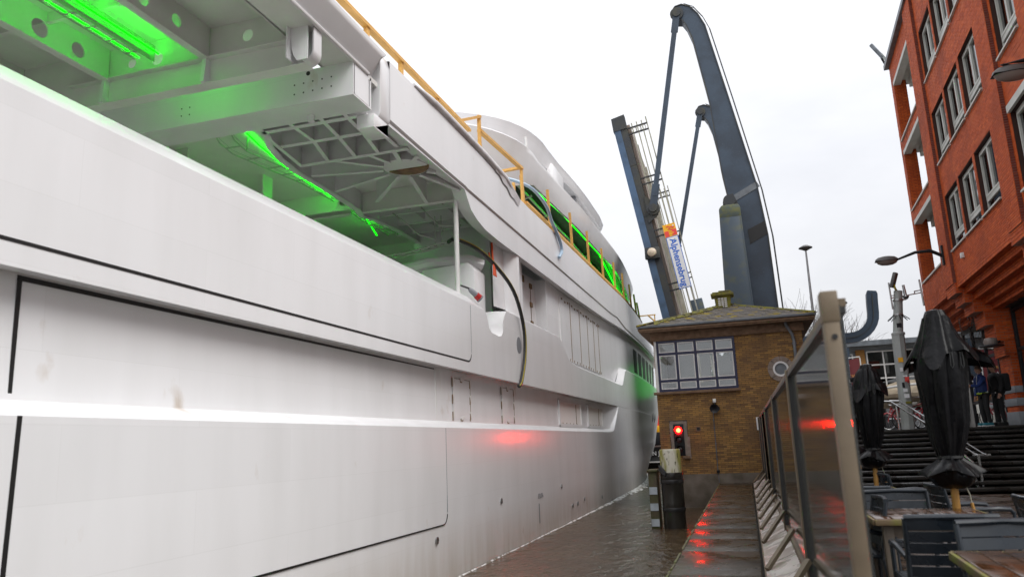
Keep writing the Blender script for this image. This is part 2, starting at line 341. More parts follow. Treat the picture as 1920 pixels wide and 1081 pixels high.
# ================================================================ THE YACHT
XS = -5.0
def bow(y, z):
    k = ip(z, [-1, -.4, 1, 3, 4.6, 6.5, 7.8, 9, 10.6], [.0052, .0046, .0026, .0017, .0014, .0012, .0022, .0036, .0042])
    y0 = ip(z, [-1, 3, 6.5, 10], [33, 34, 35, 34])
    return min(k*max(0, y-y0)**2+.02*max(0, y-52)**2, 5.95)
def S(y, z, ins=0): return (XS-ins-bow(y, z), y, z)
def ys(a, b, knots=(), st=1.2):
    q = set(np.round(np.arange(a, b, st), 3).tolist()+[a, b]+[k for k in knots if a <= k <= b])
    return sorted(q)
yacht = thing('yacht', 'unfinished white primed motor yacht with green lit decks passing the raised bridge', 'yacht', (-5, 12, -.75))
YEND = 68
# hull: section rows as functions of y
def led_out(y): return ip(y, [-8, 29.6, 30.4, 31.2, 31.9, 80], [1.80, 1.80, 1.86, 2.35, 2.86, 2.86])
hull = MB()
yy = ys(-8, YEND, (29.6, 30.0, 30.4, 30.8, 31.2, 31.6, 31.9, 32.0))
low = [[S(y, -1.5, .12) for y in yy]]
for z in (-1.1, -.74, -.3, .2, .7, 1.2, 1.6): low.append([S(y, z, max(0, .03-.02*(z+.74)) if z < .7 else 0) for y in yy])
low.append([S(y, led_out(y)) for y in yy]); hull.grid(low)
# ledge, recess wall, soffit of the long recess (closes at y = 31.9)
def kk(y): return ip(y, [-8, 29.6, 31.9, 80], [1, 1, 0, 0])
yr = [y for y in yy if y <= 31.9]
hull.grid([[S(y, led_out(y)) for y in yr], [S(y, led_out(y)+.04*kk(y), .03*kk(y)) for y in yr], [S(y, led_out(y)+.13*kk(y), .25*kk(y)) for y in yr]])
hull.grid([[S(y, led_out(y)+.13*kk(y), .25*kk(y)) for y in yr], [S(y, ip(kk(y), [0, 1], [2.862, 2.905]), .27*kk(y)) for y in yr],
           [S(y, 2.868, .0) for y in yr]])
# upper side: band, bulwark, top edge with the fairlead notch and the dropped part under the wheelhouse windows
TOP = [(-8, 4.24), (14.88, 4.24), (15.02, 4.13), (15.09, 3.98), (15.12, 3.90), (15.3, 3.82), (15.8, 3.80), (16.0, 3.84), (16.12, 3.95), (16.16, 4.22), (16.42, 4.46),
       (21.7, 4.50), (22.2, 4.28), (22.75, 3.98), (23.3, 3.88), (24.2, 3.84), (33.1, 3.80), (33.6, 3.86), (34.5, 4.50), (34.9, 4.60), (48, 4.68), (80, 4.9)]
tx, tz = [q[0] for q in TOP], [q[1] for q in TOP]
top = lambda y: ip(y, tx, tz)
yt = ys(-8, YEND, tx+[14.7, 15.06, 15.5, 16.14, 33.3, 34.0, 34.2, 34.7, 22.0, 22.5, 23.0])
CAPK = ([-8, 14.86, 15.02, 15.06, 16.14, 16.42, 21.5, 80], [.26, .26, .10, .015, .015, .02, .13, .13])
cap = lambda y: ip(y, *CAPK)
INW = ([-8, 14.9, 16.14, 16.42, 80], [.24, .24, .02, .26, .26])
hull.grid([[S(y, 2.868) for y in yt], [S(y, 2.9) for y in yt]]+[[S(y, 2.9+(top(y)-2.9)*t) for y in yt] for t in (.3, .6, .9, .97)]+[[S(y, top(y)) for y in yt]])
ya = [y for y in yt if y <= 16.42]
hull.grid([[S(y, top(y)) for y in ya], [S(y, top(y)+.2*cap(y), .05) for y in ya], [S(y, top(y)+cap(y)*.93, ip(y, *INW)*.88+.03) for y in ya], [S(y, top(y)+cap(y), .30) for y in ya], [S(y, top(y)+cap(y), .55) for y in ya], [S(y, 3.3, .58) for y in ya]])
yb = [y for y in yt if y >= 16.42]
hull.grid([[S(y, top(y)) for y in yb], [S(y, top(y)+.03, .02) for y in yb], [S(y, top(y)+.15, .30) for y in yb]])
hull.build('hull', M['paint'], yacht, smooth=40)
port = MB()
yp = ys(-8, YEND, (), 3)
port.grid([[(-22-S(y, z)[0], y, z) for y in yp] for z in (-1.5, .5, 2.5, 4.5)])
port.grid([[(-22-S(y, z)[0], y, z) for y in ys(20, YEND, (), 3)] for z in (4.5, 6.3, 7.7)])
port.grid([[(-22-S(y, 9.6)[0], y, z) for y in ys(22, YEND, (), 3)] for z in (9.6, 10.5)])
port.build('port_side', M['paint'], yacht)
dk = MB(); dk.box(-16.8, -8, 3.3, -5.58, 40, 3.36); dk.prism([(-5.6, 40), (-16.4, 40), (-13.5, 58), (-8.5, 58)], 'z', 3.3, 3.36)
dk.build('main_deck', M['paint_in'], yacht)
bf = MB(); bf.grid([[S(y, -.74, -.02-.16*random.random()*ip(y, [18, 26, 34, 42], [.05, .4, 1.8, 3])) for y in ys(8, 52, (), .3)], [S(y, -.735+.02*random.random()+.02*ip(y, [24, 40], [0, 6]), .0) for y in ys(8, 52, (), .3)]])
tag(bf.build('bow_wave', M['foamw'], None), 'thin white bow wave curling along the yacht waterline', 'wave', None, None)
# ---- door seams and shell plates
def ribbon(mb, path, wd, off=.004, m=0):     # path of (y, z, inset); flat strip 2 x 4 mm proud of the plate
    n = len(path); rows = [[], [], [], []]
    for i, (y, z, ins) in enumerate(path):
        a_, b_ = path[max(i-1, 0)], path[min(i+1, n-1)]; d = Vector((b_[0]-a_[0], b_[1]-a_[1]))
        if d.length < 1e-6: d = Vector((1, 0))
        d.normalize(); nrm = Vector((-d.y, d.x)); wi = wd(i/(n-1)) if callable(wd) else wd
        for q, (sg, oo) in enumerate(((1, .004), (1, -off), (-1, -off), (-1, .004))):
            rows[q].append(S(y+nrm.x*sg*wi/2, z+nrm.y*sg*wi/2, ins+oo))
    mb.grid(rows, m)
def arc(c, r, a0, a1, n=6): return [(c[0]+r*math.cos(R(a0+(a1-a0)*i/n)), c[1]+r*math.sin(R(a0+(a1-a0)*i/n))) for i in range(n+1)]
def yline(y0, y1, z0, z1, ins, n=14): return [(y0+(y1-y0)*i/n, z0+(z1-z0)*i/n, ins) for i in range(n+1)]
bz = MB()
ribbon(bz, yline(-8, 13.7, 3.055, 3.07, 0, 24)+[(y, z, 0) for y, z in arc((13.78, 3.26), .19, -90, -10)], lambda t: .030 if t < .95 else .03-.02*(t-.95)/.05)
bz.build('bulwark_door_seal', M['seal'], yacht, smooth=0)
bz = MB(); ribbon(bz, [(13.98, z, 0) for z in np.linspace(3.25, 4.2, 6)], .014); bz.build('bulwark_door_edge', M['grey'], yacht, smooth=0)
bz = MB(); ribbon(bz, [(4.40, z, .255) for z in np.linspace(1.96, 2.86, 5)], .036)
ribbon(bz, [(y, 2.868-.002*(y-4), .27) for y in np.linspace(4.385, 12.7, 16)], lambda t: .044-.024*t); bz.build('recess_door_seal', M['seal'], yacht, smooth=0)
bz = MB(); ribbon(bz, [(12.74, z, .262) for z in np.linspace(1.95, 2.86, 5)], .03, .012); ribbon(bz, [(12.98, z, .264) for z in np.linspace(1.95, 2.86, 5)], .012)
bz.build('recess_door_edge', M['white'], yacht, smooth=0)
bz = MB(); ribbon(bz, [(4.285-.03*t, 1.80-t*1.5, 0) for t in np.linspace(0, 1, 9)], .04)
ribbon(bz, yline(4.35, 12.35, .235, .195, 0, 20)+[(y, z, 0) for y, z in arc((12.36, .37), .175, -90, -5)], lambda t: .028-.014*t)
bz.build('lower_door_seal', M['seal'], yacht, smooth=0)
bz = MB(); ribbon(bz, [(12.535-.06*(i/8)*0, z, 0) for i, z in enumerate(np.linspace(.38, 1.79, 9))], .012); bz.build('lower_door_edge', M['grey'], yacht, smooth=0)
for nm, quads in (('taped_hatch', ((13.55, 14.5), (16.6, 17.55))),):
    for (a_, b_) in quads:
        z0, z1 = 1.99, 2.75; pm = MB(); rows = []
        for z in (z0, z1): rows.append([S(a_, z, .25-.004), S(b_, z, .25-.004)])
        pm.grid(rows); pm.add([S(a_, z0, .27), S(b_, z0, .27), S(b_, z1, .27), S(a_, z1, .27)], [(3, 2, 1, 0)])
        h = pm.build(nm, M['paint'], yacht, smooth=0)
        tm = MB(); tw = MB()
        def tab(y, z, wd, ht): tm.ob(S(y-.02, z-.02, .246), (.004, 0, 0), (0, wd/2, 0), (0, 0, ht/2)); tw.ob(S(y+.03, z+.015, .238), (.004, 0, 0), (0, wd*.8, .02), (0, -.02, ht/2))
        for z in (z0+.06, (z0+z1)/2, z1-.06): tab(a_, z, .03, .17); tab(b_, z, .03, .15)
        for y in ((a_+b_)/2,): tab(y, z0, .12, .05); tab(y, z1, .12, .09)
        ribbon(tm, [(b_+.01, z, .246) for z in (z0, z1)], .012); ribbon(tm, [(y, z1, .246) for y in (a_, b_)], .010)
        tm.build('torn_tape', M['tape'], h, smooth=0); tw.build('white_tape', M['tapew'], h, smooth=0)
for (a_, b_) in ((22.2, 25.3), (26.5, 29.3)):       # two square ports forward in the recess
    fm = MB(); ins = .25
    for (p, q) in (((a_, 1.98), (b_, 1.98)), ((b_, 1.98), (b_, 2.72)), ((b_, 2.72), (a_, 2.72)), ((a_, 2.72), (a_, 1.98))):
        ribbon(fm, [(*p, ins), (*q, ins)], .10, .035)
    fr_ = fm.build('port_frame', M['paint'], yacht, smooth=0)
    pm = MB(); rows = [[S(a_+.05, z, ins-.006), S(b_-.05, z, ins-.006)] for z in (2.0, 2.7)]; pm.grid(rows); pm.build('port_cover', M['tapew'], fr_, smooth=0)
    tm = MB(); ribbon(tm, [(b_-.75, z, ins-.012) for z in (2.05, 2.66)], .05)
    for q in range(5): tm.ob(S(a_+.4+q*.5, 2.03, ins-.014), (.004, 0, 0), (0, .03, 0), (0, 0, .03))
    tm.build('torn_tape', M['tape'], fr_, smooth=0)
# ---- superstructure wall behind the side deck edge
FLO = ([-8, 10.3, 13.84, 14.2, 14.6, 15.1, 16.0, 20.8, 24.4, 29.7, 35, 48, 80], [6.52, 6.52, 6.57, 6.24, 6.12, 6.05, 6.03, 6.10, 6.14, 6.27, 6.47, 6.56, 6.6])
flo = lambda y: ip(y, *FLO)
wl = MB()
yw = ys(16.42, YEND, (18.9, 19.0, 21.4, 21.5))
def wi(y): return .30 if not 18.95 < y < 21.45 else .62
yw = sorted(set([y for y in yw if not 18.9 < y < 21.5]+[18.94, 18.96, 20.2, 21.44, 21.46]))
wl.grid([[S(y, top(y)+.14, wi(y)) for y in yw], [S(y, (top(y)+flo(y))/2, wi(y)) for y in yw], [S(y, flo(y)+.12, wi(y)) for y in yw]])
wl.build('house_side', M['paint'], yacht, smooth=30)
pm = MB(); pm.tube([S(17.7, 4.35, .42), S(17.7, 6.2, .42)], .40, 20); pm.build('rounded_pillar', M['paint'], yacht)
pm = MB(); ribbon(pm, [(20.9, z, .61) for z in (4.8, 6.0)], .03)
for z in (4.85, 5.4, 5.95): pm.ob(S(20.9, z, .60), (.02, 0, 0), (0, .10, 0), (0, 0, .07))
for y in (19.5, 20.1): pm.ob(S(y, 4.72, .60), (.02, 0, 0), (0, .06, .02), (0, -.02, .07)); pm.ob(S(y, 6.02, .60), (.02, 0, 0), (0, .08, 0), (0, 0, .09))
pm.build('torn_tape', M['tape'], yacht, smooth=0)
edges = [23.1, 24.6, 26.1, 27.5, 28.7, 29.7]
for a_, b_ in zip(edges[:-1], edges[1:]):
    pm = MB(); pm.add([S(a_+.03, 4.06, .27), S(b_-.03, 4.06, .27), S(b_-.03, 6.06, .27), S(a_+.03, 6.02, .27), S(a_+.03, 4.06, .31), S(b_-.03, 4.06, .31), S(b_-.03, 6.06, .31), S(a_+.03, 6.02, .31)],
                      [(0, 1, 2, 3), (7, 6, 5, 4), (0, 4, 5, 1), (1, 5, 6, 2), (2, 6, 7, 3), (3, 7, 4, 0)])
    h = pm.build('window_cover', M['paint'], yacht, smooth=0)
    tm = MB(); ribbon(tm, [(b_, z, .268) for z in (4.05, 6.05)], .07, .004)
    for q in range(3): tm.ob(S(a_+.3+q*.45, 5.98-.04*(q % 2), .262), (.004, 0, 0), (0, .09, 0), (0, 0, .03)); tm.ob(S(a_+.3+q*.45, 4.1, .262), (.004, 0, 0), (0, .03, 0), (0, 0, .04))
    tm.build('torn_tape', M['tape'], h, smooth=0)
for q in range(7):
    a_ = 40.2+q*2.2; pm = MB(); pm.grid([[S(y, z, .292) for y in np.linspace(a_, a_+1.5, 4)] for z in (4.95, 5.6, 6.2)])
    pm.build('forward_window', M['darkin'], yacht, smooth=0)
pm = MB()
for y, z in ((46.6, 3.0), (48.4, 3.02)): pm.ob(S(y, z-.25, -.004), (.01, 0, 0), (0, .35, .1), (0, 0, .18))
pm.build('hull_slot', M['seal'], yacht, smooth=0)
# draught mark and small hull fittings
t_ = text('draught_mark', 'FR76', .16, M['grey'], yacht, S(18.72, .21, -.006), (0, 1.5, 0), (0, 0, 1), .002)
pm = MB(); ribbon(pm, [(18.56, z, 0) for z in (.04, -.42)], .035, .003); pm.build('draught_line', M['grey'], yacht, smooth=0)
for (y, z) in ((15.55, .33), (21, .30), (27, -.42), (12.05, -.02), (22.3, -.32), (23.0, -.31), (24.0, -.26)):
    pm = MB(); pm.lathe([(.045, -.01), (.06, .0), (.06, .012), (.03, .014)], S(y, z, 0), 10, 0, 'x'); pm.build('hull_fitting', M['chrome'], yacht)
pm = MB(); pm.lathe([(.20, -.012), (.20, .004), (.19, .004)], S(17.35, 3.78, .0), 20, 0, 'x'); pm.build('hawse_hole', M['grey'], yacht)
# ---- fascia of the deck above (bridge deck bulwark)
FTO = ([-8, 10.05, 10.1, 11.4, 12.4, 14.9, 16.4, 17.2, 17.9, 18.6, 21.4, 24.5, 29.4, 35, 44.6, 80], [7.64, 7.64, 7.62, 7.66, 7.68, 7.66, 7.64, 7.62, 7.58, 7.60, 7.68, 7.75, 7.86, 8.02, 8.1, 8.2])
fto = lambda y: ip(y, *FTO)
fm = MB()
yf = ys(10.34, YEND, (13.84, 14.0, 14.2, 14.4, 14.6, 14.8, 15.1, 15.5, 16.0))
GRV = lambda y: max(flo(y)+.03, ip(y, [10, 13.9, 31.7, 33.2, 35.2, 80], [6.58, 6.585, 6.70, 6.78, 6.60, 6.62]))
fm.grid([[S(y, flo(y)+.10, .30) for y in yf], [S(y, flo(y)+.02, .05) for y in yf], [S(y, flo(y)) for y in yf], [S(y, GRV(y)-.012, .0) for y in yf], [S(y, GRV(y), .02) for y in yf], [S(y, GRV(y)+.03, -.035) for y in yf],
         [S(y, (GRV(y)+fto(y))/2, -.035) for y in yf], [S(y, fto(y)-.01, -.035) for y in yf], [S(y, fto(y), -.02) for y in yf], [S(y, fto(y), .12) for y in yf], [S(y, 7.1, .14) for y in yf]])
fm.add([S(10.34, 6.52), S(10.34, 6.52, .32), S(9.88, 6.52, .32), S(9.88, 6.30, .0), S(10.34, 6.30, 0)], [(0, 1, 2), (0, 2, 3), (0, 3, 4)])
fm.build('deck_fascia', M['paint'], yacht, smooth=30)
em = MB()    # squared aft end of the fascia
em.prism([(-5.32, 6.52), (-5.0, 6.52), (-4.965, 6.6), (-4.965, 7.46), (-5.02, 7.64), (-5.10, 7.64), (-5.32, 7.12)], 'y', 10.0, 10.36)
em.box(-5.30, 9.86, 6.30, -5.0, 10.352, 6.53)
em.build('fascia_end', M['paint'], yacht, bevel=.012, smooth=30)
am = MB()    # flared aft edge: bead, sloping underside, thin upright lip
am.tube([(-5.0, y, 7.07) for y in (-8, 3, 9.65)], .035, 10)
am.grid([[(-5.02, -8, 7.09), (-5.02, 9.75, 7.09)], [(-4.82, -8, 7.36), (-4.82, 9.75, 7.36)], [(-4.80, -8, 7.40), (-4.80, 9.8, 7.40)], [(-4.80, -8, 7.47), (-4.80, 9.9, 7.47)], [(-4.95, -8, 7.48), (-4.95, 10.0, 7.48)], [(-5.16, -8, 7.12), (-5.16, 10.02, 7.12)]])
am.build('aft_deck_edge', M['paint'], yacht)
# foam roll over the fascia top and its loose end
rm = MB(); yq = np.linspace(11.3, 17.7, 30)
rm.tube([S(y, ip(y, [11.3, 12.4, 15, 16.6, 17.7], [7.66, 7.73, 7.76, 7.72, 7.46]), -.03) for y in yq], [ip(y, [11.3, 12, 15.5, 16.8, 17.7], [.03, .075, .085, .09, .02]) for y in yq], 12)
rm.grid([[S(y, ip(y, [15.8, 16.8, 17.7], [7.72, 7.72, 7.5]), -.10) for y in np.linspace(15.8, 17.7, 14)], [S(y, ip(y, [15.8, 16.6, 17.2, 17.7], [7.66, 7.52, 7.38, 7.36])+.03*math.sin(y*11), -.06) for y in np.linspace(15.8, 17.7, 14)]])
rm.build('foam_edge_wrap', M['foam'], yacht)
# ---- underside of the aft overhang
pl = MB(); pl.box(-16.8, -8, 7.45, -5.5, 9.3, 7.50); pl.box(-5.52, -8, 7.06, -5.0, 9.3, 7.12); pl.box(-5.54, -8, 7.06, -5.5, 9.3, 7.5); pl.box(-16.8, 9.3, 7.02, -5.02, 40, 7.10)
pl.prism([(-5.4, 40), (-16.4, 40), (-13.5, 58), (-8.5, 58)], 'z', 7.02, 7.1)
pl.build('upper_deck_plating', M['paint_in'], yacht, smooth=0)
def web(mb, p0, p1, z0, z1, th, holes=(), along='y', c=0):
    """plate in a vertical plane with round lightening holes; holes = (pos, z, r)"""
    def P(t, z, o): return (c+o, t, z) if along == 'y' else (t, c+o, z)
    lo_, hi_ = min(p0, p1), max(p0, p1); cur = lo_
    def quad(a_, b_, za, zb):
        if b_-a_ > 1e-4 and zb-za > 1e-4:
            for o in (-th/2, th/2): mb.add([P(a_, za, o), P(b_, za, o), P(b_, zb, o), P(a_, zb, o)], [(0, 1, 2, 3) if o > 0 else (3, 2, 1, 0)])
    for (t, z, r) in sorted(holes):
        s_ = r*1.15; quad(cur, t-s_, z0, z1); quad(t-s_, t+s_, z0, max(z0, z-s_)); quad(t-s_, t+s_, min(z1, z+s_), z1); cur = t+s_
        for o in (-th/2, th/2):
            n = 20; ci = []; sq = []
            for i in range(n):
                a_ = 2*math.pi*(i+.5)/n; ca, sa = math.cos(a_), math.sin(a_); ci.append(P(t+r*ca, z+r*sa, o)); k_ = s_/max(abs(ca), abs(sa))
                sq.append(P(t+k_*ca, min(max(z+k_*sa, z0), z1), o))
            mb.add(ci+sq, [(i, n+i, n+(i+1) % n, (i+1) % n) for i in range(n)])
        rim = [P(t+r*math.cos(2*math.pi*(i+.5)/20), z+r*math.sin(2*math.pi*(i+.5)/20), o) for o in (-th/2, th/2) for i in range(20)]
        mb.add(rim, [(i, (i+1) % 20, 20+(i+1) % 20, 20+i) for i in range(20)])
    quad(cur, hi_, z0, z1)
def girder_y(x, y0, y1, z0, holes=(), fl=.16, ztop=7.06):
    mb = MB(); web(mb, y0, y1, z0+.015, ztop, .02, holes, 'y', x); mb.box(x-fl/2, y0, z0, x+fl/2, y1, z0+.015); return mb.build('longitudinal_girder', M['paint_in'], yacht, smooth=30, recalc=False)
def girder_x(y, x0, x1, z0, holes=(), fl=.2, ztop=7.06):
    mb = MB(); web(mb, x0, x1, z0+.015, ztop, .02, holes, 'x', y); mb.box(min(x0, x1), y-fl/2, z0, max(x0, x1), y+fl/2, z0+.015); return mb.build('cross_beam', M['paint_in'], yacht, smooth=30, recalc=False)
girder_y(-6.79, -8, 8.28, 6.94, [(7.02, 7.17, .10), (7.62, 7.20, .09), (5.9, 7.17, .1)], .12, 7.46)
girder_y(-8.55, -8, 8.28, 6.94, [(5.6, 7.17, .12), (6.4, 7.17, .12), (7.10, 7.17, .13), (7.72, 7.17, .11)], .14, 7.46)
girder_y(-10.2, -8, 8.28, 6.94, [(6.2, 7.17, .14), (7.4, 7.17, .14)], .14, 7.46); girder_y(-9.6, 9.8, 30, 6.56, (), .14)
for y in (3.2, 4.6, 6.0, 7.2):
    cm_ = MB(); web(cm_, -5.54, -12.4, 7.30, 7.46, .012, (), 'x', y); cm_.box(-12.4, y-.03, 7.29, -5.54, y+.03, 7.30); cm_.build('ceiling_rib', M['paint_in'], yacht, smooth=0, recalc=False)
t1 = girder_x(8.30, -5.17, -16.8, 6.56, [(-8.14, 7.17, .075), (-7.69, 7.16, .10), (-6.16, 7.22, .09)], .2, 7.46)
MB().box(-9.2, 8.19, 6.95, -5.4, 8.30, 6.965).build('beam_shelf', M['paint_in'], t1, smooth=0)
bm_ = MB(); cv = [(-5.17, 6.56)]+arc((-5.17, 6.71), .15, -90, 0, 6)+[(-5.02, 7.06)]
bm_.grid([[(x, 8.15, z) for x, z in cv], [(x, 8.35, z) for x, z in cv]]); bm_.grid([[(x-.015, 8.15, z+.012) for x, z in cv], [(x-.015, 8.35, z+.012) for x, z in cv]], 0, True)
bm_.prism([(-5.17, 6.57)]+arc((-5.17, 6.71), .14, -90, 0, 6)+[(-5.03, 7.06), (-5.17, 7.06)], 'y', 8.29, 8.31)
bm_.build('beam_end_plate', M['paint'], yacht)
bk = MB(); bk.prism([(-5.36, 7.06), (-5.36, 6.95), (-5.34, 6.75), (-5.31, 6.66), (-5.26, 6.58), (-5.10, 6.58), (-5.10, 7.06)], 'y', 8.13, 8.15); bk.box(-5.38, 8.05, 6.6, -5.36, 8.29, 7.06)
for x in (-6.79, -8.55): MB().prism([(8.16, 6.57), (8.29, 6.57), (8.29, 6.95), (8.20, 6.95)], 'x', x-.03, x+.03).build('beam_bracket', M['paint'], yacht, smooth=0)
bk.build('beam_bracket', M['paint'], yacht)
# box beam
b2 = MB(); b2.box(-16.8, 9.2, 6.56, -5.0, 9.24, 7.06); b2.box(-16.8, 9.2, 6.535, -5.004, 9.78, 6.56); b2.box(-5.02, 9.22, 6.56, -5.0, 9.68, 7.06); b2.box(-16.8, 9.76, 6.56, -5.02, 9.8, 7.06)
b2o = b2.build('box_beam', M['paint'], yacht, smooth=0)
h_ = MB()
for i in range(5):
    for z in (6.70, 6.85): h_.lathe([(.013, -.004), (.013, .0), (.010, -.003)], (-5.98+i*.155, 9.2, z+.006*i), 8, 0, 'y')
for x in (-8.0, -7.85):
    for z in (6.70, 6.82): h_.lathe([(.012, -.004), (.012, 0), (.010, -.003)], (x, 9.2, z), 8, 0, 'y')
h_.lathe([(.035, -.004), (.035, 0), (.03, -.003)], (-5.75, 9.2, 7.0), 10, 0, 'y')
h_.build('bolt_hole', M['seal'], b2o)
sp = MB(); sp.tube([(-5.95, 9.62, 6.54), (-5.95, 9.62, 6.44)], .055, 12); sp.build('pipe_stub', M['paint'], yacht)
# coffered ribs and the radial ribs round the vertical duct
rb = MB()
for (y, x1) in ((9.95, -7.05), (10.56, -7.1), (11.45, -7.3)): web(rb, x1, -5.15, 6.57, 7.05, .015, (), 'x', y); rb.box(x1, y-.05, 6.555, -5.15, y+.05, 6.57)
for (xa, ya, xb, yb_) in ((-6.45, 9.8, -6.47, 10.56), (-6.47, 10.56, -6.72, 11.45), (-5.90, 9.8, -6.0, 10.56), (-6.0, 10.56, -6.17, 11.45), (-5.48, 9.8, -5.55, 10.56), (-5.55, 10.56, -5.72, 11.45), (-5.24, 10.0, -5.30, 11.3), (-7.05, 9.9, -7.28, 11.5)):
    rb.ob(((xa+xb)/2, (ya+yb_)/2, 6.81), ((xb-xa)/2, (yb_-ya)/2, 0), (.008, 0, 0), (0, 0, .24)); rb.ob(((xa+xb)/2, (ya+yb_)/2, 6.562), ((xb-xa)/2, (yb_-ya)/2, 0), (.035, 0, 0), (0, 0, .006))
DX, DY = -5.62, 12.35
for a_ in range(0, 360, 30):
    c_, s_ = math.cos(R(a_+12)), math.sin(R(a_+12)); r1 = .42; r2 = 2.0
    for tt in np.linspace(2.0, .6, 15):
        x, y = DX+c_*tt, DY+s_*tt
        if -7.45 < x < -5.12 and 11.45 < y < 14.4: r2 = tt; break
    else: continue
    p, q = Vector((DX+c_*r1, DY+s_*r1, 6.80)), Vector((DX+c_*r2, DY+s_*r2, 6.80)); n_ = Vector((-s_, c_, 0))
    rb.ob((p+q)/2, (q-p)/2, n_*.008, (0, 0, .24)); rb.ob((p+q)/2-Vector((0, 0, .24)), (q-p)/2, n_*.04, (0, 0, .006))
for y in (15.2, 16.0, 16.8): web(rb, -7.9, -5.2, 6.70, 7.04, .015, (), 'x', y); rb.box(-7.9, y-.035, 6.69, -5.2, y+.035, 6.70)
for x in (-6.0, -6.8): web(rb, 14.5, 17.2, 6.76, 7.04, .015, (), 'y', x)
rb.build('deck_ribs', M['paint'], yacht, smooth=0, recalc=False)
girder_x(14.42, -5.2, -7.6, 6.56, (), .14); girder_x(14.42, -7.9, -16.8, 6.56, (), .14)
dc = MB(); dc.lathe([(.42, 6.60), (.42, 7.05)], (DX, DY, 0), 28); dc.build('round_duct', M['paint'], yacht)
dc = MB(); dc.prism(arc((DX+.05, DY-.1), .43, 20, 160, 8), 'z', 6.57, 6.62); dc.build('rusty_cover', M['rust'], yacht)
# inner edge girder of the green bay, cable ladders, LED strips
eg = MB(); ep = [(-7.03, 9.8), (-7.06, 10.1), (-7.28, 10.5), (-7.42, 11.0), (-7.52, 11.7), (-7.55, 13.3), (-7.6, 14.2), (-7.72, 14.6), (-7.6, 15.0), (-7.5, 16), (-7.5, 18)]
eg.grid([[(x, y, 7.04) for x, y in ep], [(x, y, 6.57) for x, y in ep]]); eg.grid([[(x+.02, y, 7.04) for x, y in ep], [(x+.02, y, 6.57) for x, y in ep]], 0, True)
eg.grid([[(x-.07, y, 6.57) for x, y in ep], [(x+.07, y, 6.57) for x, y in ep]]); eg.grid([[(x-.07, y, 6.555) for x, y in ep], [(x+.07, y, 6.555) for x, y in ep]], 0, True)
eg.build('bay_edge_girder', M['paint'], yacht)
def ladder(pts, wd, st=.35, label=None):
    mb = MB(); pts = [Vector(p) for p in pts]
    sides = [[p+Vector((s_*wd/2, 0, 0)) for p in pts] for s_ in (-1, 1)]
    for sd in sides: mb.tube(sd, .014, 5); mb.tube([q+Vector((0, 0, .07)) for q in sd], .007, 4)
    for a_, b_ in zip(pts[:-1], pts[1:]):
        n = max(1, int((b_-a_).length/st))
        for i in range(n): c_ = a_.lerp(b_, (i+.5)/n); mb.bar(c_-Vector((wd/2, 0, 0)), c_+Vector((wd/2, 0, 0)), .03, .015)
    for q in pts[::2]: mb.bar(q+Vector((wd/2, 0, 0)), Vector((q.x+wd/2, q.y, 7.05)), .02, .02)
    return mb.build('cable_ladder', M['pipe'], yacht, smooth=40)
def led(pts, r=.014, st=None):
    mb = MB(); pts = [Vector(p) for p in pts]
    for a_, b_ in zip(pts[:-1], pts[1:]):
        if st:
            n = max(1, int((b_-a_).length/st))
            for i in range(n): mb.bar(a_.lerp(b_, (i+.1)/n), a_.lerp(b_, (i+.9)/n), r*2, r)
        else: mb.bar(a_, b_, r*2, r)
    o = mb.build('led_cover', M['ledface'], yacht, smooth=0); up = MB()
    for a_, b_ in zip(pts[:-1], pts[1:]): up.bar(a_+Vector((0, 0, r*.5+.004)), b_+Vector((0, 0, r*.5+.004)), r*1.2, .004)
    up.build('led_strip', M['led'], o, smooth=0); return o
ladder([(-7.78, 2, 7.10), (-7.78, 6, 7.10), (-7.78, 8.1, 7.10)], .26); led([(-7.58, 1.5, 7.16), (-7.58, 8.2, 7.16)], .011); led([(-8.0, 8.62, 6.92), (-6.9, 8.62, 6.92)], .012); led([(-7.88, 1.5, 7.13), (-7.88, 8.15, 7.13)], .009, .3)
MB().box(-7.66, 1.5, 7.05, -7.65, 8.2, 7.30).build('cable_tray_side', M['pipe'], yacht, smooth=0)
ladder([(-7.83, 9.9, 6.75), (-8.07, 10.4, 6.75), (-8.18, 10.9, 6.75), (-8.08, 11.56, 6.75), (-7.95, 12.8, 6.78), (-7.98, 14.1, 6.8)], .30); led([(-7.70, 9.9, 6.98), (-8.0, 11.2, 6.98), (-8.18, 12.3, 6.98)], .012); led([(-8.20, 12.4, 6.98), (-8.30, 14.15, 6.98)], .012, .22)
ladder([(-7.95, 14.6, 6.75), (-8.0, 15.6, 6.72), (-8.0, 16.8, 6.72)], .26, .25); led([(-8.2, 14.6, 6.9), (-8.1, 15.4, 6.9), (-8.35, 16.6, 6.7)], .012); led([(-7.9, 14.6, 6.9), (-7.85, 15.0, 6.88)], .012)
bp = MB(); web(bp, -7.6, -9.6, 6.60, 7.05, .02, [(-7.95, 6.80, .10)], 'x', 14.2); bp.build('bay_end_plate', M['paint_in'], yacht, recalc=False)
iw = MB(); iw.box(-12.5, -8, 3.36, -12.45, 9.2, 7.05); iw.box(-9.75, 9.8, 3.36, -9.7, 30, 7.05); iw.box(-16.8, 18.6, 3.36, -5.3, 18.66, 7.05); iw.build('inner_bulkhead', M['paint_in'], yacht, smooth=0)  # first wall added out of view to keep port daylight off the ceiling
for (x0, y0, x1, y1) in ((-9.2, 9.95, -9.15, 10.25), (-9.62, 10.9, -9.3, 10.94), (-8.9, 12.6, -8.86, 12.9)):
    g_ = MB(); g_.box(x0, y0, 3.36, x1, y1, 7.04); g_.build('stanchion', M['paint_in'], yacht, smooth=0)
gi = MB()
for q in range(6): gi.bar((-9.64, 10.2+q*.8, 3.4), (-9.64, 10.2+q*.8, 7.0), .10, .08, (1, 0, 0))
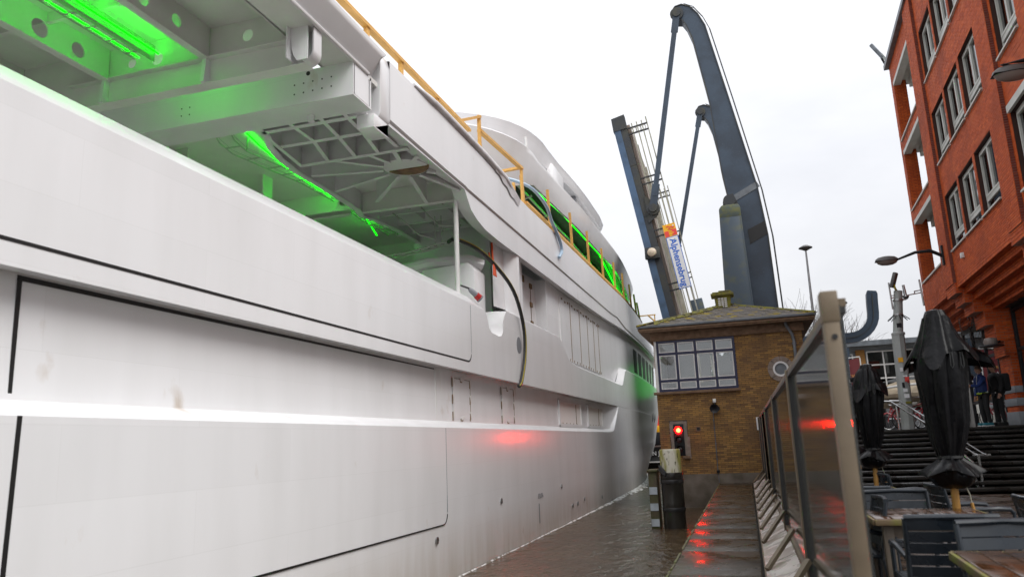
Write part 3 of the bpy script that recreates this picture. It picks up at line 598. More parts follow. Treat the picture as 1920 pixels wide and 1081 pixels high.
gi.build('bulkhead_stiffeners', M['paint_in'], yacht, smooth=0)
# forward corner of the open deck: console box, arch, bulkhead corner, white post, cable loops
cb = MB(); cb.prism([(-6.6, 3.4), (-5.35, 3.4), (-5.35, 5.25), (-5.5, 5.42), (-6.6, 5.35)], 'y', 15.3, 16.0); cb.build('deck_locker', M['paint'], yacht, bevel=.03)
ar = MB(); ar.tube([(-8.4, 15.6, 5.05), (-7.6, 15.6, 5.38), (-6.6, 15.7, 5.58), (-5.7, 15.9, 5.60), (-5.45, 16.1, 5.5)], .16, 10); ar.build('arched_pipe', M['paint'], yacht)
bc = MB(); bc.box(-5.75, 16.9, 3.4, -5.5, 17.2, 6.6); bc.box(-7.6, 17.18, 3.4, -5.6, 17.24, 7.0); bc.build('forward_bulkhead', M['paint'], yacht, smooth=0)
ps = MB(); ps.tube([(-5.30, 14.1, 4.48), (-5.30, 14.1, 6.57)], .052, 14); ps.build('deck_post', M['white'], yacht)
cl = MB()
cl.tube([(-6.0, 15.3, 5.95), (-6.5, 15.3, 5.86), (-7.0, 15.3, 5.80), (-7.6, 15.3, 5.76)], .018, 6); cl.tube([(-6.0, 15.5, 5.95), (-6.5, 15.5, 5.86), (-7.0, 15.5, 5.80), (-7.6, 15.5, 5.76)], .018, 6)
for i in range(8): x = -6.1-i*.2; cl.bar((x, 15.3, 5.93-.02*i), (x, 15.5, 5.93-.02*i), .02, .02)
cl.tube([(-6.0, 15.4, 5.95), (-5.85, 15.4, 6.1), (-5.82, 15.4, 6.7), (-5.82, 15.4, 7.0)], .02, 6)
for x in (-6.3, -6.15): cl.tube([(x, 15.4, 5.93), (x, 15.4, 6.6)], .014, 6)
cl.tube([(-7.2, 15.1, 6.7), (-6.9, 15.1, 6.45), (-6.6, 15.2, 6.15), (-6.2, 15.2, 6.0)], .02, 6); cl.tube([(-6.5, 15.1, 6.75), (-6.3, 15.1, 6.5), (-6.1, 15.2, 6.3), (-5.6, 15.2, 6.25)], .02, 6)
cl.build('cable_basket', M['pipe'], yacht)
# ---- second superstructure level: window slot, soffit, curved wing, sun deck
def plan(xe, ya, rad, yend, sq=2.2):    # starboard half outline from the aft centreline to the bow: list of (x, y)
    pts = []
    for i in range(15):
        t = i/14*math.pi/2; pts.append((-11+(xe+11)*math.sin(t)**(2/sq), ya+rad*(1-math.cos(t)**(2/sq))))
    return pts
def slab(name, xe, ya, rad, zlo, zhi, bowz, yend, inner=.6, mtl='paint', flare=0, tip=4, zfun=lambda y: 0, drop=lambda y: 0, taper=lambda y: 0):
    """deck edge shell: rounded aft end, side, blunt bow end; edge face from zlo to zhi plus soffit and roof"""
    pl_ = plan(xe, ya, rad, yend); y1 = pl_[-1][1]
    for y in np.arange(y1+1.5, yend, 1.5): pl_.append((xe-bow(y, bowz), float(y)))
    xx = xe-bow(yend, bowz)
    for i in range(1, 9):
        t = i/8*math.pi/2; pl_.append((-11+(xx+11)*math.cos(t), yend+tip*math.sin(t)))
    pl_ = [(x-taper(y)*(1 if x > -9 else 0), y) for x, y in pl_]
    full = pl_+[(-22-x, y) for x, y in pl_[::-1]]
    mb = MB(); c_ = (-11, (ya+yend)/2)
    def sh(p, d):
        vx, vy = p[0]-c_[0], p[1]-c_[1]; 
        return (c_[0]+vx*(1-d/max(1, abs(xe+11))), c_[1]+vy*(1-d/max(1, (yend-ya)/2)))
    rows = []
    for (d, z, k) in ((inner+flare, zlo+.05, 1), (flare, zlo, 1), (flare*.62, zlo+(zhi-zlo)*.25, .78), (flare*.3, zlo+(zhi-zlo)*.55, .48), (flare*.08, zlo+(zhi-zlo)*.85, .15), (0, zhi-.04, 0), (.03, zhi, 0), (.2, zhi+.03, 0)):
        rows.append([(*sh(p, d+.5*drop(p[1])*k), z+zfun(p[1])-drop(p[1])*k) for p in full])
    mb.grid(rows)
    n = len(pl_)
    mb.grid([[(*sh(p, .2), zhi+.03+zfun(p[1])) for p in pl_], [(*sh((-22-p[0], p[1]), .2), zhi+.03+zfun(p[1])) for p in pl_]])
    return mb.build(name, M[mtl], yacht, smooth=50)
ZF = lambda y: ip(y, [15, 22, 30, 38, 46, 60], [0, 0, .15, .35, .2, 0])
slab('bridge_deck_shell', -5.25, 17.0, 5.0, 9.45, 10.22, 9.6, 44.5, .12, 'paint', .22, 5, ZF, lambda y: ip(y, [17, 18.5, 20, 22], [1.3, 1.1, .55, 0]), lambda y: ip(y, [19, 20.5, 22, 25, 28], [0, .1, .22, .12, 0]))
slab('sun_deck_roof', -5.63, 20.2, 4.9, 11.47, 11.84, 10.5, 35.2, .9, 'paint', .12, 2.4, lambda y: 0, lambda y: ip(y, [20.4, 21.5, 25.4, 28.5], [.86, .57, .19, 0]), lambda y: ip(y, [21.8, 23.8, 25.7, 27.5, 30.4], [0, .19, .27, .14, 0]))
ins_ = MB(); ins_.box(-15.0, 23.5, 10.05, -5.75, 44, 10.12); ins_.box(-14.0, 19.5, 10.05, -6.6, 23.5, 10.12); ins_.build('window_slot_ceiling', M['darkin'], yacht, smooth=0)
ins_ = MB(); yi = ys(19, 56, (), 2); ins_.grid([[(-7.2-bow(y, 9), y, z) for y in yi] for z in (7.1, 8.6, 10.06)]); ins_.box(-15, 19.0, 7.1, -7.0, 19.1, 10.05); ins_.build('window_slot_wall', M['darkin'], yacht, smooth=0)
pp = MB()
for i in range(60):
    y = 20+i*.45; x = -6.0-random.random()*1.0; z = 9.2+random.random()*.8
    if i % 3: pp.bar((x, y, z), (x-.3-random.random()*.6, y+random.uniform(-.2, .2), z+random.uniform(-.25, .2)), .05, .05)
    else: pp.bar((-7.15, y, 7.2), (-7.15, y, 10), .08, .08)
pp.tube([(-6.7, 20, 9.3), (-6.6, 28, 9.5), (-6.7, 36, 9.7), (-7, 44, 9.7)], .07, 8); pp.tube([(-6.4, 20, 9.75), (-6.4, 30, 9.85), (-6.5, 44, 9.9)], .05, 8)
pp.build('ceiling_services', M['pipe'], yacht)
led([(-5.95, 23.2, 9.70), (-5.70, 26.4, 9.66), (-5.66, 33.5, 9.82)], .016); led([(-5.66, 33.5, 9.82), (-6.0, 39, 9.72), (-6.4, 43.5, 9.9), (-6.9, 47.5, 9.4)], .022)
led([(-6.6, 40, 9.3), (-6.8, 43, 8.7), (-7.0, 46, 8.2)], .008)
sd = MB(); sd.grid([[(-5.92-bow(y, 10.5), y, 10.3), (-5.92-bow(y, 10.5), y, 11.55)] for y in np.arange(30.2, 37, .8)]); sd.box(-15, 23.6, 10.28, -6.2, 36.5, 10.33); sd.box(-14.5, 29.9, 10.3, -6.4, 30.0, 11.55); sd.build('sun_deck_house', M['paint'], yacht, smooth=0)
MB().prism([(25.6, 10.2), (27.4, 10.2), (27.6, 11.55), (25.8, 11.55)], 'x', -6.5, -5.86).build('sun_deck_pillar', M['paint'], yacht, bevel=.10)
MB().box(-6.6, 29.7, 10.3, -5.86, 29.85, 11.55).build('sun_deck_screen', M['grey'], yacht, smooth=0)
MB().tube([(-6.0, 22.6, 10.1), (-6.0, 22.6, 11.3)], .05, 8).build('sun_deck_post', M['white'], yacht)
bl = MB(); bl.lathe([(.6, 0), (.75, .8), (.5, 1.6)], (-8.3, 47.5, 8.2), 14); bl.build('wrapped_bundle', M['foam'], yacht)

# ---------------------------------------------------------------- timber guard rails on the yacht
def guard(posts, rails, label, feet=()):
    t = thing('guard_rail', label, 'guard rail', posts[0][0], 'timber guard rails along the yacht')
    for (p, q) in posts: MB().bar(p, q, .085, .065).build('post', M['pine'], t, smooth=0)
    for (p, q) in rails: MB().bar(p, q, .11, .06).build('rail', M['pine'], t, smooth=0)
    return t
aft = [(-5.07, y, 7.64) for y in (5.2, 8.55, 9.75, 11.0, 12.6)]
guard([(p, (p[0], p[1], 8.0)) for p in aft], [((-5.07, -2, 7.98), (-5.07, 9, 7.92)), ((-5.07, 9.0, 7.92), (-5.07, 14.4, 8.07))], 'low pine rail on the aft deck edge against the white sky')
guard([((-5.1, 15.2, 7.66), (-5.1, 15.2, 8.76)), ((-5.1, 18.62, 7.6), (-5.1, 18.62, 8.74)), ((-5.08, 17.75, 7.6), (-5.08, 17.75, 8.0))],
      [((-5.1, 13.85, 8.07), (-5.1, 15.22, 8.74)), ((-5.1, 15.2, 8.40), (-5.1, 18.66, 8.70)), ((-6.1, 18.5, 8.62), (-5.06, 18.62, 8.72)), ((-6.0, 15.1, 8.02), (-5.06, 15.2, 8.05))], 'stepped pine rail in front of the curved white shell')
pb = [18.9, 21.85, 25.0, 28.0, 31.1, 34.2, 37.0, 40.0, 42.8, 45.4]
guard([((-5.14-bow(y, 8), y, fto(y)), (-5.12-bow(y, 9), y-.25, ip(y, [18, 21, 25, 28, 32, 37, 40, 48], [8.3, 9.0, 9.22, 9.35, 9.44, 9.56, 9.58, 9.5]))) for y in pb],
      [((-5.10-bow(a_, 8), a_, fto(a_)+.22), (-5.10-bow(b_, 8), b_, fto(b_)+.22)) for a_, b_ in zip(pb[:-1], pb[1:])], 'long row of tall pine posts across the green lit window slot')
guard([((-5.0, 49.5, 7.9), (-5.0, 49.5, 9.4))], [((-6.2, 49, 9.3), (-4.95, 49.5, 9.4)), ((-5.4, 49.3, 9.36), (-5.0, 49.5, 8.95))], 'lone pine gallows at the far bow end beside the house roof')
# hoses and cables hanging on the yacht
def hose(name, pts, r, m, label, cat, stripe=None, n=8):
    t = thing(name, label, cat, pts[0])
    P = [Vector(p) for p in pts]; fine = []
    for i in range(len(P)-1):
        p0, p1, p2, p3 = P[max(i-1, 0)], P[i], P[i+1], P[min(i+2, len(P)-1)]
        for k in range(5):
            u = k/5; fine.append(.5*((2*p1)+(p2-p0)*u+(2*p0-5*p1+4*p2-p3)*u*u+(3*p1-p0-3*p2+p3)*u**3))
    fine.append(P[-1]); MB().tube(fine, r, n).build('hose', m, t)
    if stripe: MB().tube([q+Vector(stripe[1]) for q in fine], r*.3, 6).build('stripe', stripe[0], t)
    return t
hose('cable', [(-6.0, 15.45, 5.98), (-5.6, 14.9, 5.85), (-5.30, 15.4, 5.72), (-5.15, 16.2, 5.50), (-4.95, 16.9, 5.02), (-4.90, 17.45, 4.3), (-4.90, 17.5, 3.6), (-4.92, 17.2, 2.95), (-4.94, 17.0, 2.78)], .045, M['black'], 'thick black power cable with a yellow stripe hanging over the hull side', 'cable', (M['yellow'], (.030, -.016, .018)))
hose('water_hose', [(-6.6, 19.2, 8.75), (-5.9, 19.3, 8.78), (-5.2, 19.7, 8.55), (-4.92, 20.4, 8.2), (-4.92, 21.1, 7.88), (-4.9, 21.9, 7.55), (-4.9, 22.2, 7.25), (-4.92, 21.85, 6.95)], .05, M['hose'], 'pale blue hose hanging out of the window slot', 'hose')
rg = thing('cord_tie', 'frayed orange cord tying the black cable to the deck edge', 'cord', (-5.2, 16.1, 5.9))
MB().tube([(-5.22, 16.2, 6.05), (-5.2, 16.15, 5.75), (-5.17, 16.1, 5.5)], .025, 6).build('knot', M['orange'], rg)
for i in range(5): MB().tube([(-5.17, 16.1, 5.55), (-5.14, 16.0+i*.04, 5.4), (-5.12, 15.92+i*.06, 5.22)], .012, 5).build('strand', M['orange'], rg)
MB().tube([(-5.17, 16.1, 5.55), (-5.2, 15.95, 5.62), (-5.2, 15.9, 5.75)], .018, 5).build('strand', M['orange'], rg)
c2_ = thing('cord_tie', 'red cord binding the pale blue hose to a pine post', 'cord', (-5.0, 21.8, 7.7))
MB().lathe([(.07, -.02), (.095, 0), (.07, .02)], (-4.95, 21.7, 7.68), 10).build('loop', M['orange'], c2_)
MB().bar((-4.95, 21.7, 7.7), (-4.95, 21.5, 7.85), .02, .02).build('strand', M['orange'], c2_)
pg = thing('power_plug', 'grey plug with a red collar dangling over the white bulwark end', 'plug', (-5.2, 14.8, 4.55))
A_, B_ = Vector((-5.22, 14.55, 4.66)), Vector((-4.97, 14.82, 4.38)); dd = (B_-A_).normalized()
MB().tube([A_-dd*.10-Vector((.15, .1, -.03)), A_-dd*.02, A_+dd*.02], [.02, .02, .025], 8).build('lead', M['black'], pg)
MB().tube([A_, A_+dd*.06, A_+dd*.2], [.03, .055, .06], 12).build('body', M['grey'], pg)
MB().tube([A_+dd*.2, A_+dd*.30], [.072, .078], 12).build('collar', M['red'], pg)
MB().tube([A_+dd*.30, A_+dd*.335], [.085, .085], 12).build('rim', M['grey'], pg)
MB().tube([A_+dd*.336, A_+dd*.34], [.06, .055], 12).build('socket_face', M['red'], pg)
# ================================================================ SETTING: water, quay, terrace, stairs, plaza
def struct(mb, name, m, parent=None, **k): o = mb.build(name, m, parent, **k); o['kind'] = 'structure'; return o
wm = MB(); wm.grid([[(x, y, -.74) for x in (-600, -60, -20, -4, 2.2, 30)] for y in (-60, 0, 20, 40, 80, 900)]); struct(wm, 'water', M['water'], smooth=0)
gm = MB(); gm.add([(2.1, 31, 1.0), (900, 31, 1.0), (900, 1500, 1.0), (2.1, 1500, 1.0)], [(0, 1, 2, 3)]); gm.add([(-1500, 900, -.6), (2, 900, -.6), (2, 1500, -.6), (-1500, 1500, -.6)], [(0, 1, 2, 3)]); struct(gm, 'ground', M['plaza'], smooth=0)
qm = MB(); qm.box(-.93, -10, -2, .02, 25.96, -.06); quay = struct(qm, 'quay_walkway', M['concrete'], smooth=0)
ys_ = [-3, -.9, 1.2, 3.3, 5.2, 7.0, 8.85, 10.7, 12.0, 13.3, 14.95, 17.0, 18.7, 20.3, 22.1, 23.9, 25.95]
for a_, b_ in zip(ys_[:-1], ys_[1:]):
    dz = random.uniform(-.005, .004)
    MB().box(-.96, a_+.008, -.06, .01, b_-.008, dz).build('slab', M['slab'], quay, bevel=.008, smooth=30)
em = MB()
for i in range(220):
    y = random.uniform(3, 25.9); em.box(-.975-random.random()*.01, y, -.05-random.random()*.03, -.955, y+random.uniform(.05, .3), .004+random.random()*.006)
g_ = em.build('edge_moss', M['slabedge'], quay, smooth=0); g_['kind'] = 'stuff'
tm = MB(); tm.box(.02, -10, -2, .9, 25.9, -.12); tm.box(.46, -12, -1, 14, 19.5, -.035); terr = struct(tm, 'terrace', M['soil'], smooth=0)
pv = []
for i in range(0, 36):
    for j in range(0, 180):
        x = .52+i*.205; y = 1.5+j*.1; pv.append((x+(.10 if j % 2 else 0), y))
near = [p for p in pv if .9 < p[0] < 6 and 8.2 < p[1] < 19 and abs(p[0]/p[1]-.235) < .06]
near.sort(key=lambda p: p[1]); near = set(near[:280])
bmb = MB(); bmb.box(-.099, -.047, -.03, .099, .047, 0); pme = bmb.build('paver', M['paver'], None, smooth=0); pme_ = pme.data; bpy.data.objects.remove(pme)
rest = MB()
for p in pv:
    dz = random.uniform(-.004, .004)
    if p in near: piece('paver', pme_, terr, (p[0], p[1], dz))
    elif p[1] < 19.4: rest.box(p[0]-.099, p[1]-.047, -.03, p[0]+.099, p[1]+.047, dz)
o = rest.build('paving', M['paver'], terr, smooth=0, recalc=False); o['kind'] = 'stuff'
sm = MB(); sm.prism([(19.5, -.5), (25.2, 1.2), (25.2, -.5)], 'x', .5, 16); stair = struct(sm, 'staircase', M['soil'], smooth=0)
NS, RZ, TR, Y0 = 12, 1.45/12, .45, 19.45
for k in range(NS):
    for (xa, xb) in ((.6, 3.3), (3.3, 6.0), (6.0, 8.7), (8.7, 14)):
        y = Y0+k*TR; z = (k+1)*RZ
        MB().box(xa+.004, y, z-RZ*.62, xb-.004, y+TR+.06, z).build('step', M['step'], stair, bevel=.012, smooth=30)
pz = MB(); pz.box(2.3, Y0+NS*TR-.02, 1.3, 60, 140, 1.452); struct(pz, 'plaza', M['plaza'], smooth=0)

# ================================================================ BRIDGE KEEPER'S HOUSE
HX0, HX1, HY0, HY1, HZ = -2.75, 2.0, 26.0, 31.0, 4.72
house = thing('bridge_house', 'small brown brick bridge keeper house with corner window and mossy hipped roof', 'house', (0, 28, 0))
def bricks(mb, P, u0, u1, v0, v1, holes=(), bl=.21, bh=.050, j=.012, depth=.04, proud=.012, seed=1):
    """running bond of real bricks on plane P(u, v, d); holes = list of (ua, ub, va, vb)"""
    rnd = random.Random(seed); rows = int((v1-v0)/(bh+j)); dh = (v1-v0)/max(1, rows)
    for r in range(rows):
        va, vb = v0+r*dh+j/2, v0+(r+1)*dh-j/2; u = u0-(.5*(bl+j) if r % 2 else 0)-rnd.random()*.02
        while u < u1:
            a_, b_ = max(u, u0), min(u+bl, u1); u += bl+j
            if b_-a_ < .03: continue
            segs = [(a_, b_)]
            for (ha, hb, hva, hvb) in holes:
                if vb > hva+.004 and va < hvb-.004:
                    ns_ = []
                    for (p, q) in segs:
                        if q <= ha or p >= hb: ns_.append((p, q))
                        else:
                            if p < ha-.02: ns_.append((p, ha-.003))
                            if q > hb+.02: ns_.append((hb+.003, q))
                    segs = ns_
            for (p, q) in segs:
                d = proud+rnd.uniform(-.003, .003)
                vs = [P(p, va, 0), P(q, va, 0), P(q, vb, 0), P(p, vb, 0), P(p, va, d), P(q, va, d), P(q, vb, d), P(p, vb, d)]
                mb.add(vs, [(4, 5, 6, 7), (0, 1, 5, 4), (1, 2, 6, 5), (2, 3, 7, 6), (3, 0, 4, 7)])
WX0, WX1, WZ0, WZ1 = -2.62, -.14, 3.03, 4.68
# walls (mortar core) with openings for window band at the corner and the round window
wallm = MB()
wallm.box(HX0, HY0, -1.2, HX1, HY0+.25, WZ0-.03); wallm.box(WX1, HY0, WZ0-.03, 1.0, HY0+.25, HZ); wallm.box(1.5, HY0, WZ0-.03, HX1, HY0+.25, HZ)
wallm.box(1.0, HY0, WZ0-.03, 1.5, HY0+.25, 3.27); wallm.box(1.0, HY0, 3.77, 1.5, HY0+.25, HZ)
wallm.box(HX0, HY0+.25, -1.2, HX0+.25, HY1, WZ0-.03); wallm.box(HX0, HY0+2.8, WZ0-.03, HX0+.25, HY1, HZ)
wallm.box(HX1-.25, HY0+.25, -1.2, HX1, HY1, HZ)
for (a_, b_) in ((HX0+.25, -2.2), (-1.4, -1.1), (-.3, 0.0), (.9, HX1-.25)): wallm.box(a_, HY1-.25, WZ0-.6, b_, HY1, HZ)
wallm.box(HX0+.25, HY1-.25, -1.2, HX1-.25, HY1, WZ0-.6)
walls = wallm.build('wall', M['mortar'], house, smooth=0)
bk = MB()
bricks(bk, lambda u, v, d: (u, HY0-d, v), HX0, HX1, .30, HZ, [(WX0-.02, WX1+.03, WZ0-.06, HZ+1), (.98, 1.52, 3.25, 3.79), (-2.42, -1.84, .95, 2.05), (-1.56, -1.44, 1.68, 1.80)], seed=3)
bricks(bk, lambda u, v, d: (HX0-d, u, v), HY0+.0, HY1, .30, HZ, [(HY0-.1, HY0+2.8, WZ0-.06, HZ+1)], seed=4)
bricks(bk, lambda u, v, d: (HX1+d, u, v), HY0+.0, HY1, .30, HZ, (), seed=5)
o = bk.build('brickwork', M['brickh'], house, smooth=0, recalc=False); o['kind'] = 'stuff'
pl_ = MB(); pl_.box(HX0-.06, HY0-.06, -1.3, HX1+.06, HY1, .30); pl_.build('plinth', M['concrete'], house, bevel=.02)
ins_ = MB(); ins_.box(HX0+.26, HY0+.26, WZ0-.5, HX1-.26, HY1-.26, WZ0-.45); ins_.box(HX0+.02, HY0+.02, HZ+.1, HX1-.02, HY1-.02, HZ+.15); ins_.box(-.2, 28.2, WZ0-.45, -.15, 30, WZ0+.6); ins_.build('room_floor', M['curtain'], house, smooth=0)
bw_ = MB()
for (a_, b_) in ((HX0+.26, -2.2), (-1.4, -1.1), (-.3, 0.0), (.9, HX1-.26)): bw_.box(a_, HY1-.30, WZ0-.5, b_, HY1-.26, HZ)
bw_.box(HX0+.26, HY1-.30, WZ0-.5, HX1-.26, HY1-.26, WZ0+.1)
bw_.build('room_back_wall', M['curtain'], house, smooth=0)
MB().box(HX1-.30, HY0+.3, WZ0-.5, HX1-.26, HY1-.3, HZ).build('room_side_wall', M['curtain'], house, smooth=0)
cur = MB(); cur.box(-1.93, 26.5, 3.12, -1.45, 26.52, 4.25); cur.box(-1.28, 26.55, 3.4, -.98, 26.57, 4.3); cur.box(-.70, 26.5, 3.55, -.28, 26.52, 4.12); cur.box(-2.5, 26.6, 4.3, -.2, 26.62, 4.62); cur.box(-.72, 26.45, 3.08, -.22, 26.47, 3.3); cur.box(-.62, 30.5, 3.75, -.05, 30.52, 4.3); cur.box(-2.2, 30.5, 3.9, -1.5, 30.52, 4.4); cur.box(-.75, 27.6, 3.55, -.30, 27.65, 4.0); cur.box(-2.0, 28.5, 3.05, -.9, 28.55, 3.4); cur.build('window_blind', M['curtain'], house, smooth=0)
# window: navy frame, white sashes, glass, in three tiers and four bays
win = MB(); bays = np.linspace(WX0, WX1, 5); tiers = [WZ0, WZ0+.32, WZ0+1.22, WZ1-.02]; fy = HY0-.01
for x in bays: win.box(x-.035, fy-.03, WZ0-.03, x+.035, fy+.07, WZ1)
for z in tiers: win.box(WX0-.035, fy-.035, z-.035, WX1+.035, fy+.06, z+.035)
wf = win.build('corner_window', M['navy'], house, smooth=0)
for i in range(4):
    for t in range(3):
        a_, b_, c_, d_ = bays[i]+.045, bays[i+1]-.045, tiers[t]+.045, tiers[t+1]-.045
        s_ = MB(); k = .030
        s_.box(a_, fy-.02, c_, b_, fy+.04, c_+k); s_.box(a_, fy-.02, d_-k, b_, fy+.04, d_); s_.box(a_, fy-.02, c_+k, a_+k, fy+.04, d_-k); s_.box(b_-k, fy-.02, c_+k, b_, fy+.04, d_-k)
        s_.build('sash', M['white'], wf, smooth=0)
        MB().box(a_+k, fy+.008, c_+k, b_-k, fy+.014, d_-k).build('pane', M['pane'], wf, smooth=0)
sw = MB()
for y in np.linspace(HY0+.1, HY0+2.75, 5): sw.box(HX0+.05, y-.035, WZ0-.03, HX0+.15, y+.035, WZ1)
for z in tiers: sw.box(HX0+.05, HY0+.1, z-.03, HX0+.14, HY0+2.8, z+.03)
sw.box(HX0+.02, HY0-.02, WZ0-.05, HX0+.10, HY0+.10, WZ1+.02)
swo = sw.build('river_window', M['white'], house, smooth=0); MB().box(HX0+.09, HY0+.1, WZ0, HX0+.095, HY0+2.8, WZ1).build('pane', M['pane'], swo, smooth=0)
MB().box(HX0-.09, HY0-.13, WZ0-.13, WX1+.09, HY0+.0, WZ0-.045).build('window_sill', M['brown'], house, bevel=.01)
rw = MB()
for i in range(8):
    a0 = 2*math.pi*(i+.03)/8; a1 = 2*math.pi*(i+.97)/8; n = 6; q = []
    for r_ in (.245, .40): q.append([(1.25+r_*math.cos(a0+(a1-a0)*k/n), 3.52+r_*math.sin(a0+(a1-a0)*k/n)) for k in range(n+1)])
    rw.prism(q[1]+q[0][::-1], 'y', HY0-.05, HY0+.05)
rwo = rw.build('round_window', M['cement'], house, smooth=0)
def annulus(mb, c, r0, r1, y0, y1, n=28):
    for i in range(n):
        a_, b_ = 2*math.pi*i/n, 2*math.pi*(i+1)/n
        mb.prism([(c[0]+r0*math.cos(a_), c[1]+r0*math.sin(a_)), (c[0]+r1*math.cos(a_), c[1]+r1*math.sin(a_)), (c[0]+r1*math.cos(b_), c[1]+r1*math.sin(b_)), (c[0]+r0*math.cos(b_), c[1]+r0*math.sin(b_))], 'y', y0, y1)
    return mb
annulus(MB(), (1.25, 3.52), .185, .245, HY0-.045, HY0+.03).build('sash', M['white'], rwo)
MB().lathe([(.19, HY0+.0), (.19, HY0+.006)], (1.25, 0, 3.52), 28, 0, 'y').build('pane', M['lead'], rwo)
# eaves and hipped roof
ev = MB()
ev.box(HX0-.08, HY0-.10, HZ-.02, HX1+.08, HY1+.1, HZ+.26); ev.box(HX0-.40, HY0-.42, HZ+.26, HX1+.40, HY1+.4, HZ+.40); ev.box(HX0-.43, HY0-.45, HZ+.31, HX1+.43, HY1+.43, HZ+.37)
ev.build('eaves', M['brown'], house, bevel=.012)
EX0, EX1, EY0, EY1, EZ = HX0-.44, HX1+.44, HY0-.46, HY1+.44, HZ+.41
gt = MB(); gt.box(EX0-.02, EY0-.02, EZ-.01, EX1+.02, EY0+.05, EZ+.07); gt.box(EX0-.02, EY0+.05, EZ-.01, EX0+.05, EY1, EZ+.07); gt.box(EX1-.05, EY0+.05, EZ-.01, EX1+.02, EY1, EZ+.07); gt.build('gutter', M['lead'], house, bevel=.01)
apx, apy, apz = (EX0+EX1)/2+.15, (EY0+EY1)/2, EZ+1.0
rf = MB(); rf.add([(EX0, EY0, EZ+.03), (EX1, EY0, EZ+.03), (EX1, EY1, EZ+.03), (EX0, EY1, EZ+.03), (apx, apy, apz-.05)], [(0, 1, 4), (1, 2, 4), (2, 3, 4), (3, 0, 4)])
roof = rf.build('roof', M['tile'], house, smooth=0)
def tile_mesh(wd, ht):
    t_ = MB(); t_.box(-wd/2, 0, 0, wd/2, ht, .022); o = t_.build('roof_tile', M['tile'], None, smooth=0); m_ = o.data; bpy.data.objects.remove(o); return m_
rows, TW = 12, .30
rstuff = MB()
for (A, B, C_) in (((EX0, EY0), (EX1, EY0), 1), ((EX1, EY0), (EX1, EY1), 0), ((EX0, EY1), (EX0, EY0), 0)):
    a3, b3 = Vector((*A, EZ+.03)), Vector((*B, EZ+.03)); ap = Vector((apx, apy, apz))
    u = (b3-a3).normalized(); w_ = (ap-a3)-u*(ap-a3).dot(u); slope = w_.length; w_ = w_.normalized(); nn = u.cross(w_)
    if nn.z < 0: nn = -nn
    ap_u = (ap-a3).dot(u); full = (b3-a3).length; rh = slope/rows; tm_ = tile_mesh(TW-.012, rh*1.18)
    for r in range(rows):
        t = (r+.25)/rows; lo_, hi_ = ap_u*t, full-(full-ap_u)*t; x = lo_+(TW/2 if r % 2 else 0)
        while x < hi_-.02:
            c_ = min(x+TW/2, hi_-.04); p = a3+u*c_+w_*(r*rh)+nn*(.022+random.uniform(0, .006))
            up = (w_+nn*(-.10)).normalized(); n2 = u.cross(up)
            if n2.z < 0: n2 = -n2
            rot = Matrix((u, up, n2)).transposed()
            if rot.determinant() < 0: rot = Matrix((-u, up, n2)).transposed()
            if C_:
                o = piece('roof_tile', tm_, roof, p, rot.to_euler())
            else:
                rstuff.ob(p+up*rh*.6+n2*.011, u*(TW/2-.006), up*rh*.59, n2*.011)
            x += TW
o = rstuff.build('side_roof_tiles', M['tile'], roof, smooth=0); o['kind'] = 'stuff'
hp = MB()
for q in ((EX0, EY0), (EX1, EY0)): hp.tube([(*q, EZ+.06), (apx, apy, apz+.03)], .06, 6)
hp.build('hip_cap', M['moss'], roof)
random.seed(11)
ms = MB()
for i in range(260):
    t = random.random()**.6; side = random.random()
    x = EX0+(apx-EX0)*t+random.uniform(-.1, 1)*(1-t)*.7+random.gauss(0, .15)*t; x = max(EX0+(apx-EX0)*t+.02, x); y = EY0+(apy-EY0)*t
    z = EZ+.06+(apz-EZ)*t; s_ = random.uniform(.01, .035); ms.ob((x, y-.02, z+.015), (s_*2, 0, 0), (0, s_*1.3, s_*.7), (0, -.006, .012))
o = ms.build('roof_moss', M['moss'], roof, smooth=0); o['kind'] = 'stuff'
CX, CY = -.37, 28.2; ch = MB(); ch.prism([(-.24, 0), (.24, 0), (.29, .62), (-.29, .62)], 'y', -.26, .26); ch.v = [(x+CX, y+CY, z+5.82) for x, y, z in ch.v]
cho = ch.build('chimney', M['moss'], house, bevel=.02)
MB().box(CX-.40, CY-.36, 6.42, CX+.40, CY+.36, 6.51).box(CX-.34, CY-.31, 6.51, CX+.34, CY+.31, 6.56).box(CX-.12, CY-.31, 6.56, CX+.30, CY+.2, 6.60).build('cap', M['moss'], cho, bevel=.015)
lv = MB()
for i in range(3):
    for k in range(6): lv.box(CX-.16+i*.11, CY-.285, 5.93+k*.072, CX-.075+i*.11, CY-.262, 5.97+k*.072)
lv.build('louvre', M['white'], cho, smooth=0)
# drainpipe
dp = thing('drainpipe', 'grey drainpipe on the right end of the brown brick house front', 'pipe', (1.7, 25.9, 3))
MB().tube([(1.52, 25.75, 5.0), (1.55, 25.80, 4.88), (1.70, 25.92, 4.62), (1.74, 25.92, 4.4), (1.74, 25.92, .1)], .05, 10).build('pipe', M['lead'], dp)
for z in (4.3, 2.6, 1.0): MB().lathe([(.065, -.03), (.065, .03)], (1.74, 25.92, z), 10).build('clamp', M['lead'], dp)
